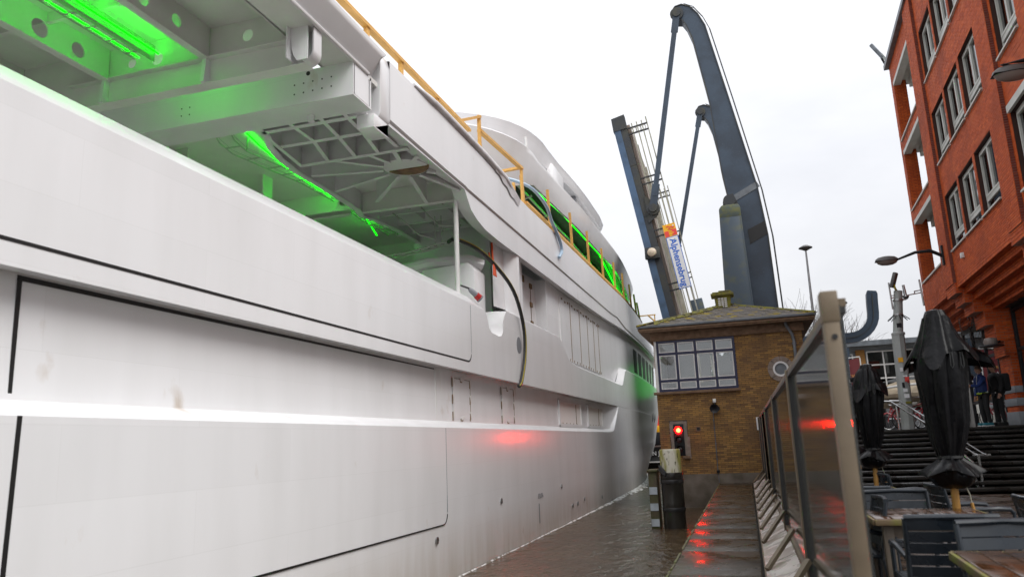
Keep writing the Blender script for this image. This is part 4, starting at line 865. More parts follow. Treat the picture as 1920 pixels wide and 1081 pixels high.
# traffic signal in its rendered niche
sg = thing('ship_signal', 'ship traffic light showing red in a cement framed niche of the brick wall', 'traffic light', (-2.13, 26, 1.4))
fr_ = MB(); fr_.box(-2.40, 25.965, .90, -2.30, 26.0, 2.02); fr_.box(-1.97, 25.965, .90, -1.86, 26.0, 2.0); fr_.box(-2.30, 25.965, 1.92, -1.97, 26.0, 2.01); fr_.box(-1.90, 25.97, .80, -1.80, 26, 1.5); fr_.box(-2.42, 25.972, 1.5, -2.39, 26, 1.95)
fr_.build('cement_surround', M['cement'], sg, smooth=0)
MB().box(-2.30, 25.93, .90, -1.97, 26.02, 1.92).build('housing', M['housing'], sg, bevel=.015)
MB().box(-2.05, 25.88, .80, -1.83, 25.98, .89).build('ledge', M['brown'], sg, bevel=.008)
for i, z in enumerate((1.72, 1.41, 1.10)):
    lensm = M['redlit'] if i == 0 else M['reddark']
    l_ = MB().lathe([(.10, 25.905), (.07, 25.895), (.01, 25.89)], (-2.135, 0, z), 20, 0, 'y').build('lens', lensm, sg)
    if i == 0: MB().lathe([(.055, 25.889), (.02, 25.884)], (-2.135, 0, z), 16, 0, 'y').build('glow_core', M['redcore'], l_)
    hd = MB(); rows_ = []
    for rr, y in ((.112, 25.93), (.125, 25.80)):
        rows_.append([(-2.135+rr*math.cos(R(a_)), y-(0 if rr < .12 else .03*math.sin(R(a_))), z+rr*math.sin(R(a_))) for a_ in range(-20, 201, 20)])
    hd.grid(rows_); hd.grid([[(x, y, z_+.004) for x, y, z_ in r] for r in rows_], 0, True); hd.build('visor', M['housing'], sg)
vt = thing('wall_vent', 'small square black vent in the brick wall beside the red signal', 'vent', (-1.5, 26, 1.74))
v_ = MB(); v_.box(-1.58, 25.96, 1.66, -1.42, 26, 1.69); v_.box(-1.58, 25.96, 1.79, -1.42, 26, 1.82); v_.box(-1.58, 25.96, 1.69, -1.55, 26, 1.79); v_.box(-1.45, 25.96, 1.69, -1.42, 26, 1.79); v_.build('frame', M['rust'], vt, smooth=0)
MB().box(-1.55, 25.985, 1.69, -1.45, 26.0, 1.79).build('hole', M['seal'], vt, smooth=0)
hn = thing('horn_speaker', 'black horn loudspeaker on the brick wall below the window', 'speaker', (-.9, 25.9, 2.38))
MB().lathe([(.03, 25.9), (.035, 25.86), (.06, 25.8), (.14, 25.72), (.15, 25.71), (.13, 25.72), (.05, 25.8), (.02, 25.82)], (-.92, 0, 2.36), 18, 0, 'y').build('horn', M['housing'], hn)
MB().bar((-.92, 25.86, 2.36), (-.78, 25.95, 2.38), .07, .09).build('driver', M['housing'], hn, smooth=0)
MB().box(-.96, 25.9, 2.56, -.86, 25.99, 2.68).build('junction_box', M['white'], hn, bevel=.008)
MB().tube([(-.91, 25.95, 2.56), (-.91, 25.95, 2.4)], .012, 6).build('lead', M['grey'], hn)
cd_ = thing('conduit', 'thin grey cable conduit running down the brick wall from the loudspeaker', 'conduit', (-1, 25.97, 1.2))
MB().tube([(-.98, 25.965, 2.25), (-.99, 25.965, 1.2), (-1.0, 25.965, .35), (-.98, 25.93, .1), (-.98, 25.9, .02)], .014, 6).build('tube', M['lead'], cd_)
for z in (2.0, 1.75, 1.5, 1.25, 1.0, .75): MB().box(-1.015, 25.95, z-.012, -.965, 25.99, z+.012).build('clip', M['lead'], cd_, smooth=0)
MB().lathe([(.05, -.04), (.05, .04)], (-.99, 25.94, .37), 10).build('coupling', M['housing'], cd_)

# ================================================================ MOORING PILE AND FENDER
pile = thing('mooring_pile', 'round black mooring pile with algae streaked white top standing in the canal', 'mooring pile', (-1.95, 20.2, -.74))
MB().lathe([(.262, 0.62), (.262, 1.16), (.255, 1.19), (.245, 1.195)], (-1.93, 20.2, 0), 32).build('white_top', M['pilew'], pile)
MB().lathe([(.275, -2), (.275, -.2), (.282, -.16), (.275, -.1), (.275, .45), (.283, .47), (.283, .58), (.272, .62)], (-1.93, 20.2, 0), 32, fn=lambda t, h: 1+.012*math.sin(t*5+h*3)).build('black_shaft', M['pileb'], pile)
for z in (.40, -.28): MB().lathe([(.285, z-.05), (.29, z-.04), (.29, z+.04), (.285, z+.05)], (-1.93, 20.2, 0), 32).build('band', M['black'], pile)
rp_ = MB()
for i in range(3): rp_.tube([(-2.2, 20.0, .80-i*.05), (-2.12, 19.95, .70-i*.05), (-2.05, 19.93, .62-i*.03)], .035, 7)
rp_.build('rope', M['black'], pile)
fd = thing('timber_fender', 'slimy timber fender post with grey reflector plates beside the black mooring pile', 'fender', (-2.35, 20.3, -.74))
MB().box(-2.52, 20.15, -2, -2.30, 20.75, .64).build('post', M['timber'], fd, bevel=.02); MB().box(-2.54, 20.1, .64, -2.28, 20.8, .70).build('cap', M['timber'], fd, bevel=.015)
for z in (.18, -.22, -.60): MB().box(-2.51, 20.135, z-.09, -2.31, 20.149, z+.09).build('reflector', M['reflector'], fd, smooth=0)

# ================================================================ GLASS SCREEN
SX = .42
scr = thing('glass_screen', 'long glass wind screen with beige metal posts between walkway and terrace', 'glass screen', (.42, 3.3, 0))
SX = .42; py_ = [3.36, 7.1, 11.5, 16.2, 19.4, 22.4, 25.4]; ZT, ZB = 2.0, .24
for i, y in enumerate(py_):
    wd = .092 if i == 0 else (.05 if i != 4 else .09)
    hx, ox = (.030, -.045) if i == 0 else (.05, 0)
    p = MB(); p.box(SX+ox-hx, y-wd/2, -.02, SX+ox+hx, y+wd/2, ZT); po = p.build('post', M['alu'], scr, bevel=.006)
    if i == 0:
        MB().box(SX+ox-hx-.004, y-wd/2-.004, ZT-.11, SX+ox+hx+.004, y+wd/2+.004, ZT+.02).build('cap', M['alu'], po, bevel=.006)
        MB().lathe([(.012, -.004), (.012, .001)], (SX+ox+.005, y-wd/2-.001, ZT-.17), 8, 0, 'y').build('screw', M['seal'], po)
    else: MB().box(SX-.035, y-.045, ZB-.05, SX+.03, y-.026, ZT-.01).build('gasket', M['alud'], po, smooth=0)
for a_, b_ in zip(py_[:-1], py_[1:]):
    MB().box(SX-.005, a_+.03, ZB, SX+.005, b_-.05, ZT-.03).build('glass_pane', M['screen'], scr, smooth=0)
    MB().box(SX-.03, a_+.05, ZT-.035, SX+.03, b_-.03, ZT).build('top_rail', M['alu'], scr, smooth=0)
    MB().box(SX-.034, a_+.05, ZT-.062, SX+.026, b_-.03, ZT-.036).build('top_gasket', M['alud'], scr, smooth=0)
    MB().box(SX-.03, a_+.05, ZB-.05, SX+.03, b_-.03, ZB).build('bottom_rail', M['alu'], scr, smooth=0)
    n = max(1, int((b_-a_)/1.55)); e_ = np.linspace(a_+.02, b_-.02, n+1)
    for p, q in zip(e_[:-1], e_[1:]):
        k = MB(); zz = random.uniform(-.015, .015)
        k.add([(.06, p+.02, .03+zz), (SX-.03, p+.02, .17), (SX-.03, q-.02, .17), (.06, q-.02, .03+zz), (.06, p+.02, .0+zz), (SX-.03, p+.02, .14), (SX-.03, q-.02, .14), (.06, q-.02, .0+zz)], [(0, 1, 2, 3), (7, 6, 5, 4), (0, 4, 5, 1), (1, 5, 6, 2), (2, 6, 7, 3), (3, 7, 4, 0)])
        k.build('base_board', M['boardw'], scr, smooth=0)
        MB().bar((SX-.03, q-.04, .42), (.07, q-.42, .06), .045, .045).build('brace', M['alu'], scr, smooth=0)
kb = MB(); kb.box(.045, 3.2, -.12, .062, 25.8, .02); kb.build('kerb_trim', M['alu'], scr, smooth=0)
ob_ = MB(); ob_.box(.5, .5, -.03, .56, 7.6, .03); ob_.box(.62, 1.0, -.03, .66, 9, .04)
tag(ob_.build('floor_rail', M['stain'], None, bevel=.008), 'wet metal rail lying along the terrace edge behind the glass screen', 'rail')
nt_ = thing('paper_notice', 'small white notice at the far end of the glass screen by the brick house', 'notice', (.1, 25.7, 1.6)); MB().box(.33, 25.66, 1.62, .50, 25.68, 2.02).build('sheet', M['sign'], nt_, smooth=0)
# ================================================================ DRAWBRIDGE (raised)
bridge = thing('drawbridge', 'raised blue grey drawbridge with tall curved balance beams and a leaf leaning left', 'bridge', (-2, 36, 0))
D = Vector((-.167, 0, .986)).normalized(); NV = Vector((.986, 0, .167)).normalized()
def LP(s, o, y): p = Vector((-2.65, 0, 6.93))+D*(s-6.93/.986)+NV*o; return Vector((p.x, y, p.z))   # s: distance up the leaf, o: out from its near face
def leafprism(mb, pts, y0, y1, m=0):
    P2 = [LP(s, o, 0) for s, o in pts]; mb.prism([(p.x, p.z) for p in P2], 'y', y0, y1, m); return mb
for gy, sh in ((36.0, 0), (47.2, 0)):
    g_ = leafprism(MB(), [(1.0, -.60), (1.0, -.24), (17.0, -.30), (17.0, -.62)], gy, gy+.30).build('leaf_girder', M['blue2'], bridge, smooth=0)  # lighter and darker blue strips stand in for differing tilt to the light
    leafprism(MB(), [(1.0, -.24), (1.0, .06), (17.1, .03), (17.0, -.30)], gy+.03, gy+.30).build('girder_web', M['bluedk'], g_, smooth=0)
    leafprism(MB(), [(17.0, -.66), (17.0, .04), (17.75, .06), (17.7, -.62)], gy-.03, gy+.35).build('girder_tip', M['bluedk'], g_, smooth=0)
    for s_ in (12.3, 7.0, 15.0): leafprism(MB(), [(s_, -.56), (s_, .05), (s_+.03, .05), (s_+.03, -.56)], gy+.015, gy+.03).build('girder_joint', M['bluedk'], g_, smooth=0)
for i in range(9):
    y = 36.35+i*1.2
    leafprism(MB(), [(1, .05), (1, .19), (17.3, .19), (17.3, .05)], y, y+1.17).build('deck_plank', M['deckwood'], bridge, smooth=0)
for i, y in enumerate((38.0, 41.5, 45.0)):
    leafprism(MB(), [(1, .20), (1, .30), (16.8, .30), (16.8, .20)], y, y+.2).build('kerb_strip', M['galv'], bridge, smooth=0)
leafprism(MB(), [(1, -.30), (1, .05), (17.3, .05), (17.3, -.30)], 36.36, 47.0).build('leaf_underside', M['bluedk'], bridge, smooth=0)
def railing(y, s0, s1):
    for o in (.30, .55, .80, 1.05):
        a_, b_ = LP(s0, o, y), LP(s1+.35-(.0 if o > 1 else .12), o, y); MB().bar(a_, b_, .06, .06).build('railing_bar', M['galv'], bridge, smooth=0)
    s_ = s1; first = True
    while s_ > s0:
        for ds in (0, -.32):
            MB().bar(LP(s_+ds, .02, y), LP(s_+ds, 1.06, y), .07, .07).build('railing_post', M['black'], bridge, smooth=0)
        if first:
            rg_ = MB()
            for o in (.35, .58, .81):
                c_ = LP(s_-.16, o, y); rg_.tube([(c_.x+.13*math.cos(t), y, c_.z+.13*math.sin(t)) for t in np.linspace(0, 2*math.pi, 17)], .018, 5)
            rg_.build('ring', M['galv'], bridge); first = False
        s_ -= 2.75
railing(36.12, 2, 17.0); railing(47.3, 2, 17.0)
# name sign on the near railing
t0 = LP(11.55, .50, 35.9); u_ = -D; v_ = NV
sgn = thing('name_sign', 'white bridge name sign with blue letters and an orange and red emblem', 'sign', t0)
def sgp(a_, b_, d=0): q = t0+u_*a_+v_*b_; return Vector((q.x, 35.9-d, q.z))
def plate(name, a0, a1, b0, b1, d0, d1, m, parent): 
    q = [sgp(a0, b0), sgp(a1, b0), sgp(a1, b1), sgp(a0, b1)]; return MB().prism([(p.x, p.z) for p in q], 'y', 35.9-d0, 35.9-d1).build(name, m, parent, smooth=0)
plate('blue_border', .62, 3.2, 0, .58, .02, 0, M['signblue'], sgn); plate('panel', .65, 3.17, .03, .55, .026, .02, M['sign'], sgn)
em_ = plate('emblem', -.02, .62, -.02, .58, .02, 0, M['signyel'], sgn)
plate('red_field', .32, .60, .0, .20, .026, .02, M['signred'], em_); plate('red_field', .28, .58, .33, .57, .027, .02, M['signred'], em_)
for i, (a_, b_) in enumerate(((.08, .14), (.12, .28), (.2, .2), (.26, .3), (.33, .24), (.42, .30), (.48, .22), (.16, .38))): plate('emblem_stroke', a_, a_+.05, b_, b_+.13, .032, .026, M['signred'] if a_ < .3 else M['signyel'], em_)
MB().lathe([(.04, 35.87), (.04, 35.875)], tuple(sgp(.1, .47).xyz*Vector((1, 0, 1))), 10, 0, 'y').build('emblem_dot', M['sign'], em_)
c_ = sgp(1.93, .29, .028); text('lettering', 'Alphensebrug', .43, M['signblue'], sgn, c_, u_*1.0, v_, .003, 'CENTER', .010)
c_ = sgp(.78, .40, .028); text('small_lettering', 'de', .10, M['grey'], sgn, c_, u_, v_, .002)
# round lamp on the girder, control box on the far side
lm = thing('bridge_lamp', 'round navigation lamp in a dark bracket on the raised leaf girder', 'lamp', (-3.3, 35.9, 10.1))
c_ = LP(10.4, -.30, 35.85); MB().box(c_.x-.34, 35.75, c_.z-.30, c_.x+.36, 35.98, c_.z+.26).build('bracket', M['bluedk'], lm, bevel=.03)
MB().lathe([(.22, 35.74), (.20, 35.66), (.10, 35.60), (.01, 35.59)], (c_.x, 0, c_.z), 20, 0, 'y').build('lens', M['lens'], lm)
c_ = LP(8.0, .9, 47.0); q = MB(); leafprism(q, [(6.6, .55), (6.6, 1.3), (9.6, 1.3), (9.6, .55)], 46.3, 46.8); q.build('hinge_cabinet', M['mosst'], bridge, bevel=.04)
# balance beams, towers, rods
BEAM = [(-1.62, 22.35), (-1.60, 22.62), (-1.42, 22.86), (-1.1, 22.92), (-.7, 22.72), (-.35, 22.25), (-.05, 21.55), (.70, 17.6), (1.584, 12.86), (1.82, 10.5), (1.91, 6.9), (2.05, 1.5), (.95, 1.5), (.80, 7.0), (.62, 11.3), (.22, 12.5), (.05, 13.8), (-.195, 17.49), (-.72, 21.0), (-.95, 21.75), (-1.15, 22.1), (-1.42, 22.16)]
def frame(y, dx):
    P_ = [(x+dx, z) for x, z in BEAM]
    b_ = MB().prism(P_, 'y', y, y+.75).build('balance_beam', M['blue'], bridge, smooth=0)
    ed = MB()
    for i in range(len(BEAM)):
        a_, c_ = P_[i], P_[(i+1) % len(P_)]
        if abs(a_[1]-c_[1]) < .02: continue
        ed.bar((a_[0], y-.015, a_[1]), (c_[0], y-.015, c_[1]), .05, .05)
    ed.build('flange', M['bluedk'], b_, smooth=0)
    MB().bar((1.42+dx-.9, y-.01, 12.45), (1.63+dx, y-.01, 13.0), .03, .30, (0, 0, 1)).build('cover_plate', M['lead'], b_, smooth=0)
    MB().prism([(1.0+dx, 10.15), (1.80+dx, 10.55), (1.78+dx, 11.2), (.95+dx, 10.85)], 'y', y-.02, y-.004).build('dark_slot', M['seal'], b_, smooth=0)
    tw = MB().prism([(-.50+dx, 1.4), (1.02+dx, 1.4), (.70+dx, 11.7), (.62+dx, 11.86), (-.10+dx, 11.86), (-.24+dx, 11.7)], 'y', y-1.0, y-.15).build('tower', M['mosst'], bridge, bevel=.06)
    MB().prism([(-.25+dx, 11.25), (.71+dx, 11.25), (.705+dx, 11.73), (.625+dx, 11.88), (-.105+dx, 11.88), (-.245+dx, 11.72)], 'y', y-1.01, y-.14).build('mossy_top', M['mosstop'], tw, bevel=.06)
    MB().prism([(-.12+dx, 11.8), (.7+dx, 11.8), (.45+dx, 12.5), (.1+dx, 12.4)], 'y', y-.62, y-.50).build('bearing_plate', M['bluedk'], tw, smooth=0)
    pv_ = MB(); pv_.lathe([(.28, y-.75), (.28, y-.65), (.16, y-.64), (.16, y-.45), (.30, y-.44), (.30, y+.0)], (.26+dx, 0, 12.15), 18, 0, 'y'); pv_.build('pivot', M['bluedk'], tw)
    ld = MB()
    lp = [(-1.0, 22.98), (-.55, 22.72), (-.15, 22.1), (.12, 21.4), (.87, 17.5), (1.75, 12.7), (2.0, 10.4), (2.09, 6.8), (2.2, 1.6)]
    for o in (0, .16): ld.tube([(x+dx+.02+o*.25, y+.2+o, z+.08) for x, z in lp], .02, 4)
    ld.build('climbing_rail', M['bluedk'], b_, smooth=0)
    top_ = Vector((-1.36+dx, y-.08, 22.42)); bot = LP(12.55, .28, y-.08)
    ln = (bot-top_); rod = MB().bar(top_, top_+ln*.10, .34, .10, (0, 1, 0)).bar(top_+ln*.08, bot-ln*.06, .24, .12, (0, 1, 0)).bar(bot-ln*.12, bot, .36, .10, (0, 1, 0)).build('pull_rod', M['blue'], bridge, smooth=0)
    for p in (top_, bot): MB().lathe([(.20, y-.20), (.20, y-.12), (.33, y-.115), (.33, y+.02)], (p.x, 0, p.z), 16, 0, 'y').build('pin', M['bluedk'], rod)
    leafprism(MB(), [(11.9, -.1), (12.2, .45), (12.8, .50), (13.3, .0)], y-.03, y+.05).build('rod_bracket', M['bluedk'], bridge, smooth=0)
frame(36.0, 0); frame(48.6, .45)

# J shaped blue beams to the right of the house
def jbeam(pts, y, th, ht, label):
    t = thing('curved_beam', label, 'steel beam', (pts[0][0], y, pts[0][1])); n = len(pts); L_, R_ = [], []
    for i, p in enumerate(pts):
        a_, b_ = Vector(pts[max(i-1, 0)]), Vector(pts[min(i+1, n-1)]); d = (b_-a_).normalized(); nn = Vector((-d.y, d.x))
        L_.append(tuple(Vector(p)+nn*ht/2)); R_.append(tuple(Vector(p)-nn*ht/2))
    o = MB()
    for i in range(n-1): o.prism([L_[i], L_[i+1], R_[i+1], R_[i]], 'y', y, y+th)
    o.build('beam', M['blue'], t, smooth=0)
    s_ = MB()
    for i in range(n-1): s_.bar((*[(pts[i][0])], y-.01, pts[i][1]), (pts[i+1][0], y-.01, pts[i+1][1]), .03, .03)
    s_.build('weld_seam', M['bluedk'], t, smooth=0)
    return t
cv = [(2.6, 5.92), (4.4, 5.90), (5.3, 5.93)]+[(5.3+1.15*math.sin(R(a_)), 7.08-1.15*math.cos(R(a_))) for a_ in range(12, 91, 13)]+[(6.47, 7.6), (6.50, 8.0)]
jb = jbeam(cv, 40, .35, .50, 'large J shaped blue steel beam curling upward right of the brick house')
MB().prism([(6.25, 8.0), (6.75, 7.98), (6.70, 8.12), (6.32, 8.18)], 'y', 40, 40.35).build('tip', M['blue'], jb, smooth=0)
cv = [(4.6, 3.6)]+[(4.6+1.15*math.sin(R(a_)), 5.0-1.25*math.cos(R(a_))) for a_ in range(15, 91, 15)]+[(5.80, 5.6), (5.82, 6.15)]
jbeam(cv, 47, .35, .50, 'smaller blue steel hook end behind the beige screen post')
# tug at the far bow
tug = thing('tug', 'black tug boat with an orange and yellow funnel glimpsed past the yacht bow', 'boat', (-5.5, 60, -.74))
hb = MB()
hb.grid([[(-12, 58.5, -1), (-8, 58.2, -1), (-5.5, 58.8, -1), (-4, 61, -1), (-4, 70, -1)], [(-12, 58.0, .9), (-7.5, 57.6, .9), (-5.2, 58.2, .95), (-3.4, 61, 1.0), (-3.4, 70, 1)], [(-12, 58.3, 1.0), (-8, 57.9, 1.0), (-5.3, 58.6, 1.05), (-3.6, 61.4, 1.1), (-3.6, 70, 1.1)], [(-9, 62, 1.0), (-8, 62, 1.0), (-6.3, 62, 1.0), (-5, 63, 1.0), (-5, 70, 1)]])
hb.build('hull', M['tug'], tug)
MB().box(-9, 57.78, -.2, -5.8, 58.2, -.12).build('rubbing_strake', M['white'], tug, smooth=0)
text('name_lettering', 'HOLIN JO', .42, M['sign'], tug, (-6.8, 57.5, .45), (1, .08, 0), (0, -.05, 1), .02)
MB().box(-8.0, 60, 1.0, -5.6, 64, 2.0).build('deckhouse', M['tug'], tug, bevel=.05); MB().box(-7.1, 60.5, 2.0, -6.3, 61.5, 2.5).build('funnel_base', M['signyel'], tug, bevel=.03); MB().box(-7.0, 60.6, 2.5, -6.4, 61.4, 3.3).build('funnel', M['signred'], tug, bevel=.03)
MB().tube([(-5.9, 61, 1.9), (-5.9, 61, 4.2)], .05, 6).build('mast', M['chrome'], tug)
# green floodlight added out of sight beyond the bridge to tint the bow
fl = thing('bow_tint_light', 'green floodlight added on an unseen post beyond the bridge to tint the yacht bow', 'bow_tint_light', (-3.4, 67, -.7))
MB().tube([(-3.4, 67, -1.5), (-3.4, 67, 6.2)], .12, 8).build('post', M['galv'], fl); MB().box(-3.55, 66.8, 6.2, -3.25, 67.1, 6.5).build('head', M['housing'], fl, bevel=.02)
ll = bpy.data.lights.new('green_bow_tint', 'SPOT'); ll.energy = 45; ll.color = (.06, 1, .10); ll.spot_size = R(50); ll.spot_blend = 1; ll.shadow_soft_size = 1.6
lo_ = bpy.data.objects.new('green_bow_tint', ll); col.objects.link(lo_); lo_.location = (-3.4, 66.7, 6.4)
lo_.rotation_euler = (Vector((-5.6, 42, 5.2))-Vector(lo_.location)).to_track_quat('-Z', 'Y').to_euler()
# ================================================================ RED BRICK APARTMENT BUILDING
T_ = .0457
def BP(y, d, z): return (5.6+T_*y+d, y-T_*d, z)          # d: metres behind the facade plane (negative = proud)
apt = thing('apartment_building', 'tall red brick apartment building overhanging the terrace with stepped brick corbels', 'building', (7, 27, 1.45))
def bbox(mb, y0, y1, d0, d1, z0, z1):
    vs = [BP(y, d, z) for z in (z0, z1) for (y, d) in ((y0, d0), (y1, d0), (y1, d1), (y0, d1))]
    return mb.add(vs, [(0, 1, 2, 3), (7, 6, 5, 4), (0, 4, 5, 1), (1, 5, 6, 2), (2, 6, 7, 3), (3, 7, 4, 0)])
ZB_, ZT_ = 5.94, 16.1
sills = (6.94, 9.83, 12.72, 15.6); heads = (8.69, 11.56, 14.46, 17)
bayA = [(20.62, 22.40), (22.62, 24.46), (24.66, 26.48)]; bayB = [(10.2, 12.2), (13.2, 15.2), (17.45, 19.0)]
holes = [(a_, b_, s_, h_) for (a_, b_) in bayA+bayB for s_, h_ in zip(sills[:3], heads[:3])]
holes = [h for h in holes if not (h[0] == 17.45 and h[2] < 7)]+[(16.2, 18.95, 6.6, 8.45)]
bm1, bm2 = MB(), MB()
def wallstrips(mb, y0, y1, z0, z1, hs, d0, d1):
    yy_ = sorted(set([y0, y1]+[v for h in hs for v in h[:2] if y0 < v < y1])); zz = sorted(set([z0, z1]+[v for h in hs for v in h[2:] if z0 < v < z1]))
    for a_, b_ in zip(yy_[:-1], yy_[1:]):
        run = None
        for c_, e_ in zip(zz[:-1], zz[1:]):
            m_ = ((a_+b_)/2, (c_+e_)/2); inh = any(h[0] < m_[0] < h[1] and h[2] < m_[1] < h[3] for h in hs)
            if inh:
                if run: bbox(mb, a_, b_, d0, d1, run[0], run[1]); run = None
            else: run = (run[0], e_) if run else (c_, e_)
        if run: bbox(mb, a_, b_, d0, d1, run[0], run[1])
core = MB(); wallstrips(core, 8, 26.7, ZB_, ZT_, holes, .014, .34); bbox(core, 8, 32.5, 6, 6.3, ZB_, ZT_); bbox(core, 7.8, 8, .0, 6, ZB_, ZT_)
aw = core.build('wall', M['mortarr'], apt, smooth=0)
fb = MB(); bricks(fb, lambda y, z, d: BP(y, .014-d, z), 8, 26.7, ZB_, ZT_, holes, proud=.014, j=.009, seed=9)
# pilasters proud of the facade
pil = [(26.72, 27.98, 26.72), (19.15, 20.25, 19.15)]
for (a_, b_, s_) in pil:
    bbox(core, a_, b_, -.05, .3, ZB_-.02, ZT_)
for (a_, b_, s_) in pil:
    corem = MB(); bbox(corem, a_+.01, b_-.01, -.09, .3, ZB_-.02, ZT_); corem.build('pilaster_core', M['mortarl'], apt, smooth=0)
for i, (a_, b_, s_) in enumerate(pil):
    bricks(fb, lambda y, z, d: BP(y, -.09-d, z), a_, b_, ZB_-.02, ZT_, (), proud=.012, seed=20+i)
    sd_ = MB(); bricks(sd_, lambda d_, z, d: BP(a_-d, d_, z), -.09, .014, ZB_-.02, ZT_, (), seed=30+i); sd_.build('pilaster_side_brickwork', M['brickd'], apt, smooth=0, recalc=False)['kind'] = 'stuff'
# loggia end: corner pillar, parapets, slabs, beams
lg = MB()
bbox(core, 32.0, 32.5, 0, .45, ZB_, ZT_)
lgm = MB(); bbox(lgm, 32.01, 32.49, .014, .45, ZB_, ZT_)
for z0, z1 in ((ZB_, 6.88), (9.42, 9.78), (12.32, 12.68), (15.3, 16.1)): bbox(lgm, 27.98, 32.0, .014, .3, z0, z1); bricks(fb, lambda y, z, d: BP(y, .014-d, z), 27.98, 32.5, z0, z1, (), proud=.014, j=.009, seed=int(z0*10))
bricks(fb, lambda y, z, d: BP(y, .014-d, z), 32.02, 32.5, 6.88, 15.3, (), proud=.014, seed=44)
bricks(fb, lambda d_, z, d: BP(32.0-d, d_, z), .014, .45, 6.88, 15.3, (), seed=45)
lgm.build('loggia_parapet', M['mortarr'], apt, smooth=0)
for z in (9.24, 12.14, 15.1):
    MB_ = MB(); bbox(MB_, 27.98, 32.0, -.02, .25, z, z+.16); MB_.build('loggia_lintel', M['cream'], apt, smooth=0)
    MB_ = MB(); bbox(MB_, 27.98, 32.0, .55, .85, z-.16, z+.2); bbox(MB_, 27.98, 32.5, .25, 4.2, z+.18, z+.32); MB_.build('loggia_beam', M['cream'], apt, smooth=0)
for z in (6.88, 9.78, 12.68):
    MB_ = MB(); bbox(MB_, 27.98, 32.0, -.06, .32, z, z+.06); MB_.build('parapet_coping', M['cream'], apt, smooth=0)
    MB_ = MB(); bbox(MB_, 28.0, 32.0, .9, .94, z+.3, z+.9); MB_.build('loggia_rail', M['galv'], apt, smooth=0)
    MB_ = MB(); bbox(MB_, 31.9, 32.2, 1.6, 3.8, z-.5, z+.1); MB_.build('loggia_end_parapet', M['brickd'], apt, smooth=0)
lw = MB(); bbox(lw, 27.9, 27.98, .3, 6, ZB_, ZT_); bbox(lw, 27.98, 32.4, 4.2, 4.4, ZB_, ZT_); lw.build('inner_wall', M['cream'], apt, smooth=0)
o = fb.build('brickwork', M['brickr'], apt, smooth=0, recalc=False); o['kind'] = 'stuff'
# roof edge
re_ = MB(); bbox(re_, 8, 32.6, -.18, 6, ZT_, ZT_+.18); re_.build('roof_edge', M['lead'], apt, smooth=0)
# windows
for (a_, b_, s_, h_) in holes:
    w_ = b_-a_; k = .075; f_ = MB()
    bbox(f_, a_, a_+k, .12, .22, s_, h_); bbox(f_, b_-k, b_, .12, .22, s_, h_); bbox(f_, a_+k, b_-k, .12, .22, h_-k, h_); bbox(f_, a_+k, b_-k, .12, .22, s_, s_+.05)
    bbox(f_, a_+k, b_-k, .11, .22, s_+.34, s_+.46)
    fo = f_.build('window', M['cream'], apt, smooth=0)
    for (p, q) in ((a_+k, a_+w_*.52), (a_+w_*.52, b_-k)):
        c_ = MB(); kk_ = .055
        bbox(c_, p, p+kk_, .10, .2, s_+.46, h_-k); bbox(c_, q-kk_, q, .10, .2, s_+.46, h_-k); bbox(c_, p+kk_, q-kk_, .10, .2, h_-k-kk_, h_-k); bbox(c_, p+kk_, q-kk_, .10, .2, s_+.46, s_+.46+kk_)
        c_.build('casement', M['cream'], fo, smooth=0)
        g_ = MB(); bbox(g_, p+kk_, q-kk_, .15, .156, s_+.46+kk_, h_-k-kk_); g_.build('pane', M['panedk'], fo, smooth=0)
    g_ = MB(); bbox(g_, a_+k, b_-k, .15, .156, s_+.05, s_+.34); g_.build('pane', M['panedk'], fo, smooth=0)
    g_ = MB(); bbox(g_, a_+.05, a_+w_*.3, .26, .28, s_+.1, h_); bbox(g_, b_-w_*.15, b_, .26, .28, s_+.1, h_); g_.build('curtain', M['curtain'], fo, smooth=0)
    g_ = MB(); bbox(g_, a_-.04, b_+.04, -.06, .12, s_-.05, s_-.002); g_.build('window_sill', M['cream'], fo, smooth=0)
    g_ = MB(); bbox(g_, a_-.02, b_+.02, .3, 1.8, s_-.02, s_-.01); bbox(g_, a_-.02, b_+.02, 1.8, 1.82, s_, h_); g_.build('dark_room', M['room'], fo, smooth=0)
MB_ = MB(); bbox(MB_, 16.2, 18.98, -.05, .02, 8.45, 8.62); MB_.build('big_lintel', M['cream'], apt, smooth=0)
# stepped soffit beams under the overhang
xs_ = [.0, .20, .41, .65, .85, 1.10]; zs_ = [5.94, 5.77, 5.56, 5.35, 5.17, 5.0]
for i in range(5):
    for (ya, yb_) in ((8, 19.15), (20.25, 26.72), (27.98, 32.5)):
        st_ = MB(); bbox(st_, ya, yb_, xs_[i]+.012, xs_[i+1]+.3, zs_[i+1]+.012, zs_[i]+.2); st_.build('soffit_step', M['mortarr'], apt, smooth=0)
        bk_ = MB(); bricks(bk_, lambda y, z, d: BP(y, xs_[i]+.012-d, z), ya, yb_, zs_[i+1]+.0, zs_[i], (), seed=60+i); bricks(bk_, lambda y, u, d: BP(y, xs_[i]+u-xs_[i], zs_[i+1]+.012-d), ya, yb_, xs_[i], xs_[i+1]+.05, (), bh=.09, seed=70+i)
        bk_.build('soffit_brickwork', M['brickr'], apt, smooth=0, recalc=False)['kind'] = 'stuff'
sf = MB(); bbox(sf, 8, 32.5, 1.1, 6, 5.0, 5.2); sf.build('soffit', M['darkin'], apt, smooth=0)
